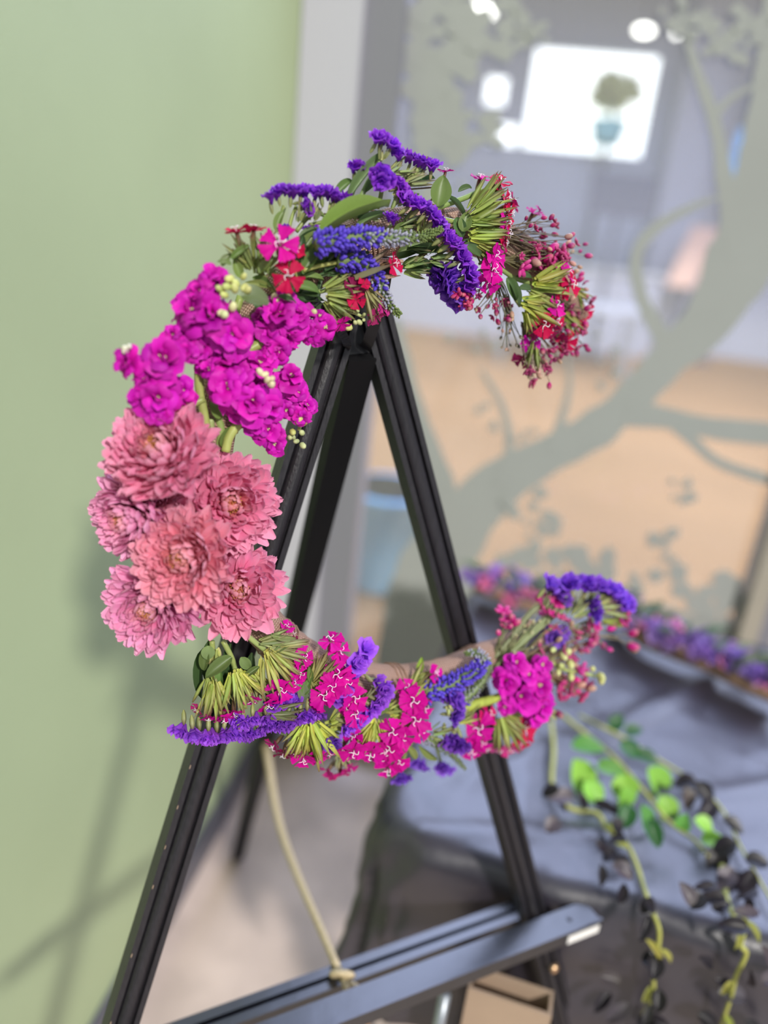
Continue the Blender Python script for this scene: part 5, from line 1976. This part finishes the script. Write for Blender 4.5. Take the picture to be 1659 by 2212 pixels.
YS = (0.42, 0.42, 0.10)
LG, MG, DG, BK = (0.30, 0.60, 0.09), (0.17, 0.44, 0.10), (0.035, 0.14, 0.04), (0.018, 0.014, 0.020)
vine('leafy bright green vine cutting lying across the middle of the cloth',
     [([(1215, 1545), (1270, 1590), (1330, 1640), (1400, 1720), (1440, 1770), (1500, 1815), (1530, 1850)], .0034, YS)],
     [(1240, 1640, .3, 1, 95, 62, LG), (1262, 1690, .5, .8, 60, 50, LG), (1235, 1612, .9, .1, 70, 44, MG), (1290, 1655, 1, .2, 60, 36, MG), (1345, 1670, .1, 1, 62, 60, LG), (1400, 1660, .5, .9, 78, 62, LG), (1425, 1720, .4, 1, 66, 52, LG), (1350, 1700, -.1, 1, 50, 46, LG), (1385, 1740, .2, 1, 60, 40, MG),
      (1360, 1740, -.4, 1, 50, 40, DG), (1400, 1770, .3, 1, 60, 36, DG), (1340, 1605, .7, .5, 50, 36, DG), (1370, 1630, .9, .3, 56, 36, DG), (1320, 1575, .5, -.6, 40, 32, DG), (1350, 1585, .8, -.2, 40, 32, DG), (1500, 1770, .5, .4, 50, 40, LG), (1515, 1815, 1, -.1, 50, 34, LG), (1520, 1800, .6, .7, 52, 38, MG), (1470, 1790, .2, -.8, 40, 34, MG)])
vine('thin yellow-stemmed vine cutting running right of the leafy green one',
     [([(1250, 1545, .02), (1330, 1585, .02), (1420, 1640), (1500, 1690), (1560, 1750), (1600, 1830), (1640, 1900), (1675, 1960)], .0028, YS)],
     [(1500, 1690, .6, .8, 56, 40, BK), (1540, 1730, -.6, .6, 50, 40, BK), (1560, 1770, .7, .5, 50, 36, BK), (1590, 1820, -.7, .4, 54, 40, BK), (1610, 1860, .9, .1, 50, 40, BK), (1625, 1880, -.6, .8, 56, 40, BK), (1505, 1690, -.9, .2, 50, 40, BK), (1480, 1700, 0, 1, 50, 40, (.12, .09, .10)), (1555, 1830, -.4, 1, 60, 50, BK), (1585, 1880, 0, 1, 60, 50, BK)])
vine('dark-leaved vine cutting trailing over the front edge of the table',
     [([(1190, 1555, .02), (1196, 1620), (1194, 1700), (1230, 1745), (1290, 1758), (1310, 1790), (1350, 1820), (1372, 1860), (1392, 1920), (1408, 1965), (1424, 2010, .02), (1420, 2060), (1412, 2110), (1410, 2150), (1380, 2212), (1370, 2260)], .0036, YS)],
     [(x + rnd(-25, 25), y + rnd(-20, 20), rnd(-1, 1), rnd(-.4, 1), rnd(34, 64), rnd(20, 38), BK if rnd(0, 1) < .8 else (.10, .085, .10)) for (x, y) in [(1200, 1700), (1190, 1715), (1215, 1735), (1250, 1730), (1230, 1760), (1290, 1740), (1300, 1790), (1270, 1800), (1310, 1830), (1330, 1800), (1300, 1850), (1330, 1870), (1350, 1900), (1370, 1870), (1390, 1950), (1380, 1990), (1425, 1960), (1440, 2060), (1400, 2090), (1360, 2120), (1390, 2160), (1345, 2170), (1420, 2180), (1370, 2200), (1330, 2150), (1440, 2140)]] +
     [(1305, 1780, .7, .6, 46, 14, YS), (1330, 1822, .9, .4, 40, 14, YS), (1395, 2030, .5, .8, 60, 16, YS), (1426, 2050, .6, .8, 44, 14, YS), (1405, 2130, -.4, .8, 40, 14, YS)])
vine('dark-leaved vine cutting with looped yellow stem hanging at the right table front',
     [([(1560, 1870), (1570, 1940), (1590, 1985), (1612, 1990), (1600, 2040), (1612, 2060), (1590, 2110), (1580, 2150), (1560, 2212), (1550, 2260)], .0036, YS)],
     [(x + rnd(-25, 25), y + rnd(-20, 20), rnd(-1, 1), rnd(-.4, 1), rnd(36, 66), rnd(20, 40), BK if rnd(0, 1) < .8 else (.11, .09, .11)) for (x, y) in [(1560, 1880), (1530, 1900), (1580, 1930), (1540, 1950), (1590, 1960), (1620, 1950), (1560, 1990), (1640, 2010), (1630, 2060), (1560, 2070), (1540, 2120), (1610, 2130), (1640, 2120), (1520, 2180), (1600, 2190), (1550, 2160), (1650, 1930), (1480, 1950), (1500, 1930)]] +
     [(1595, 2000, -.2, 1, 50, 16, YS), (1612, 1990, .5, .9, 50, 16, YS), (1585, 2120, -.6, .6, 40, 14, YS), (1565, 2190, .3, .8, 44, 16, YS)])

# ------------------------------------------------------------------ blurred garlands lying along the back of the table


def garland(label, path, seed, pinks, n):
    random.seed(seed)
    P = catmull([TP(x, y, TZ + .035) for x, y in path], 10)
    T = Thing('flower_garland', label, 'garland', P[0], 'flower garlands on the table')
    mb = MB()
    mb.tube(P, [.02] * len(P), 8)
    T.mesh('garland_base', mb, MAT['twine'])
    for k in range(n):
        f = rnd(0, len(P) - 1.01)
        i = int(f)
        c = P[i].lerp(P[i + 1], f - i) + V((rnd(-.025, .025), rnd(-.03, .03), rnd(.008, .035)))
        d = (V((rnd(-1, 1), rnd(-1, 1), rnd(.2, 1)))).normalized()
        q = rnd(0, 1)
        if q < .60:
            T.inst('floret', random.choice(FLORET), frame(c, d, s=rnd(.022, .032)), jit((.42, .26, .66), .25))
        elif q < .76:
            x = frame(c, d, s=rnd(.025, .035))
            T.inst('tiny_flower', TINY, x, jit(pinks, .2))
        else:
            y = d
            z = V((rnd(-1, 1), rnd(-1, 1), 1)).normalized()
            xx = y.cross(z).normalized()
            z = xx.cross(y)
            m = Matrix.Identity(4)
            L = rnd(.04, .06)
            for j in range(3):
                m[j][0], m[j][1], m[j][2], m[j][3] = xx[j] * L * .22, y[j] * L, z[j] * L * .6, c[j]
            T.inst('leaf', random.choice(LEAF), m, jit((.20, .26, .19), .3))
    return T


garland('blurred purple flower garland at the far left corner of the table', [(1030, 1262), (1080, 1280), (1140, 1300), (1200, 1312)], 3, (.6, .12, .3), 60)
garland('blurred lilac flower garland with a bare brown base along the back of the table', [(1330, 1320), (1380, 1368), (1450, 1400), (1530, 1430), (1600, 1465), (1680, 1500)], 4, (.68, .18, .40), 120)
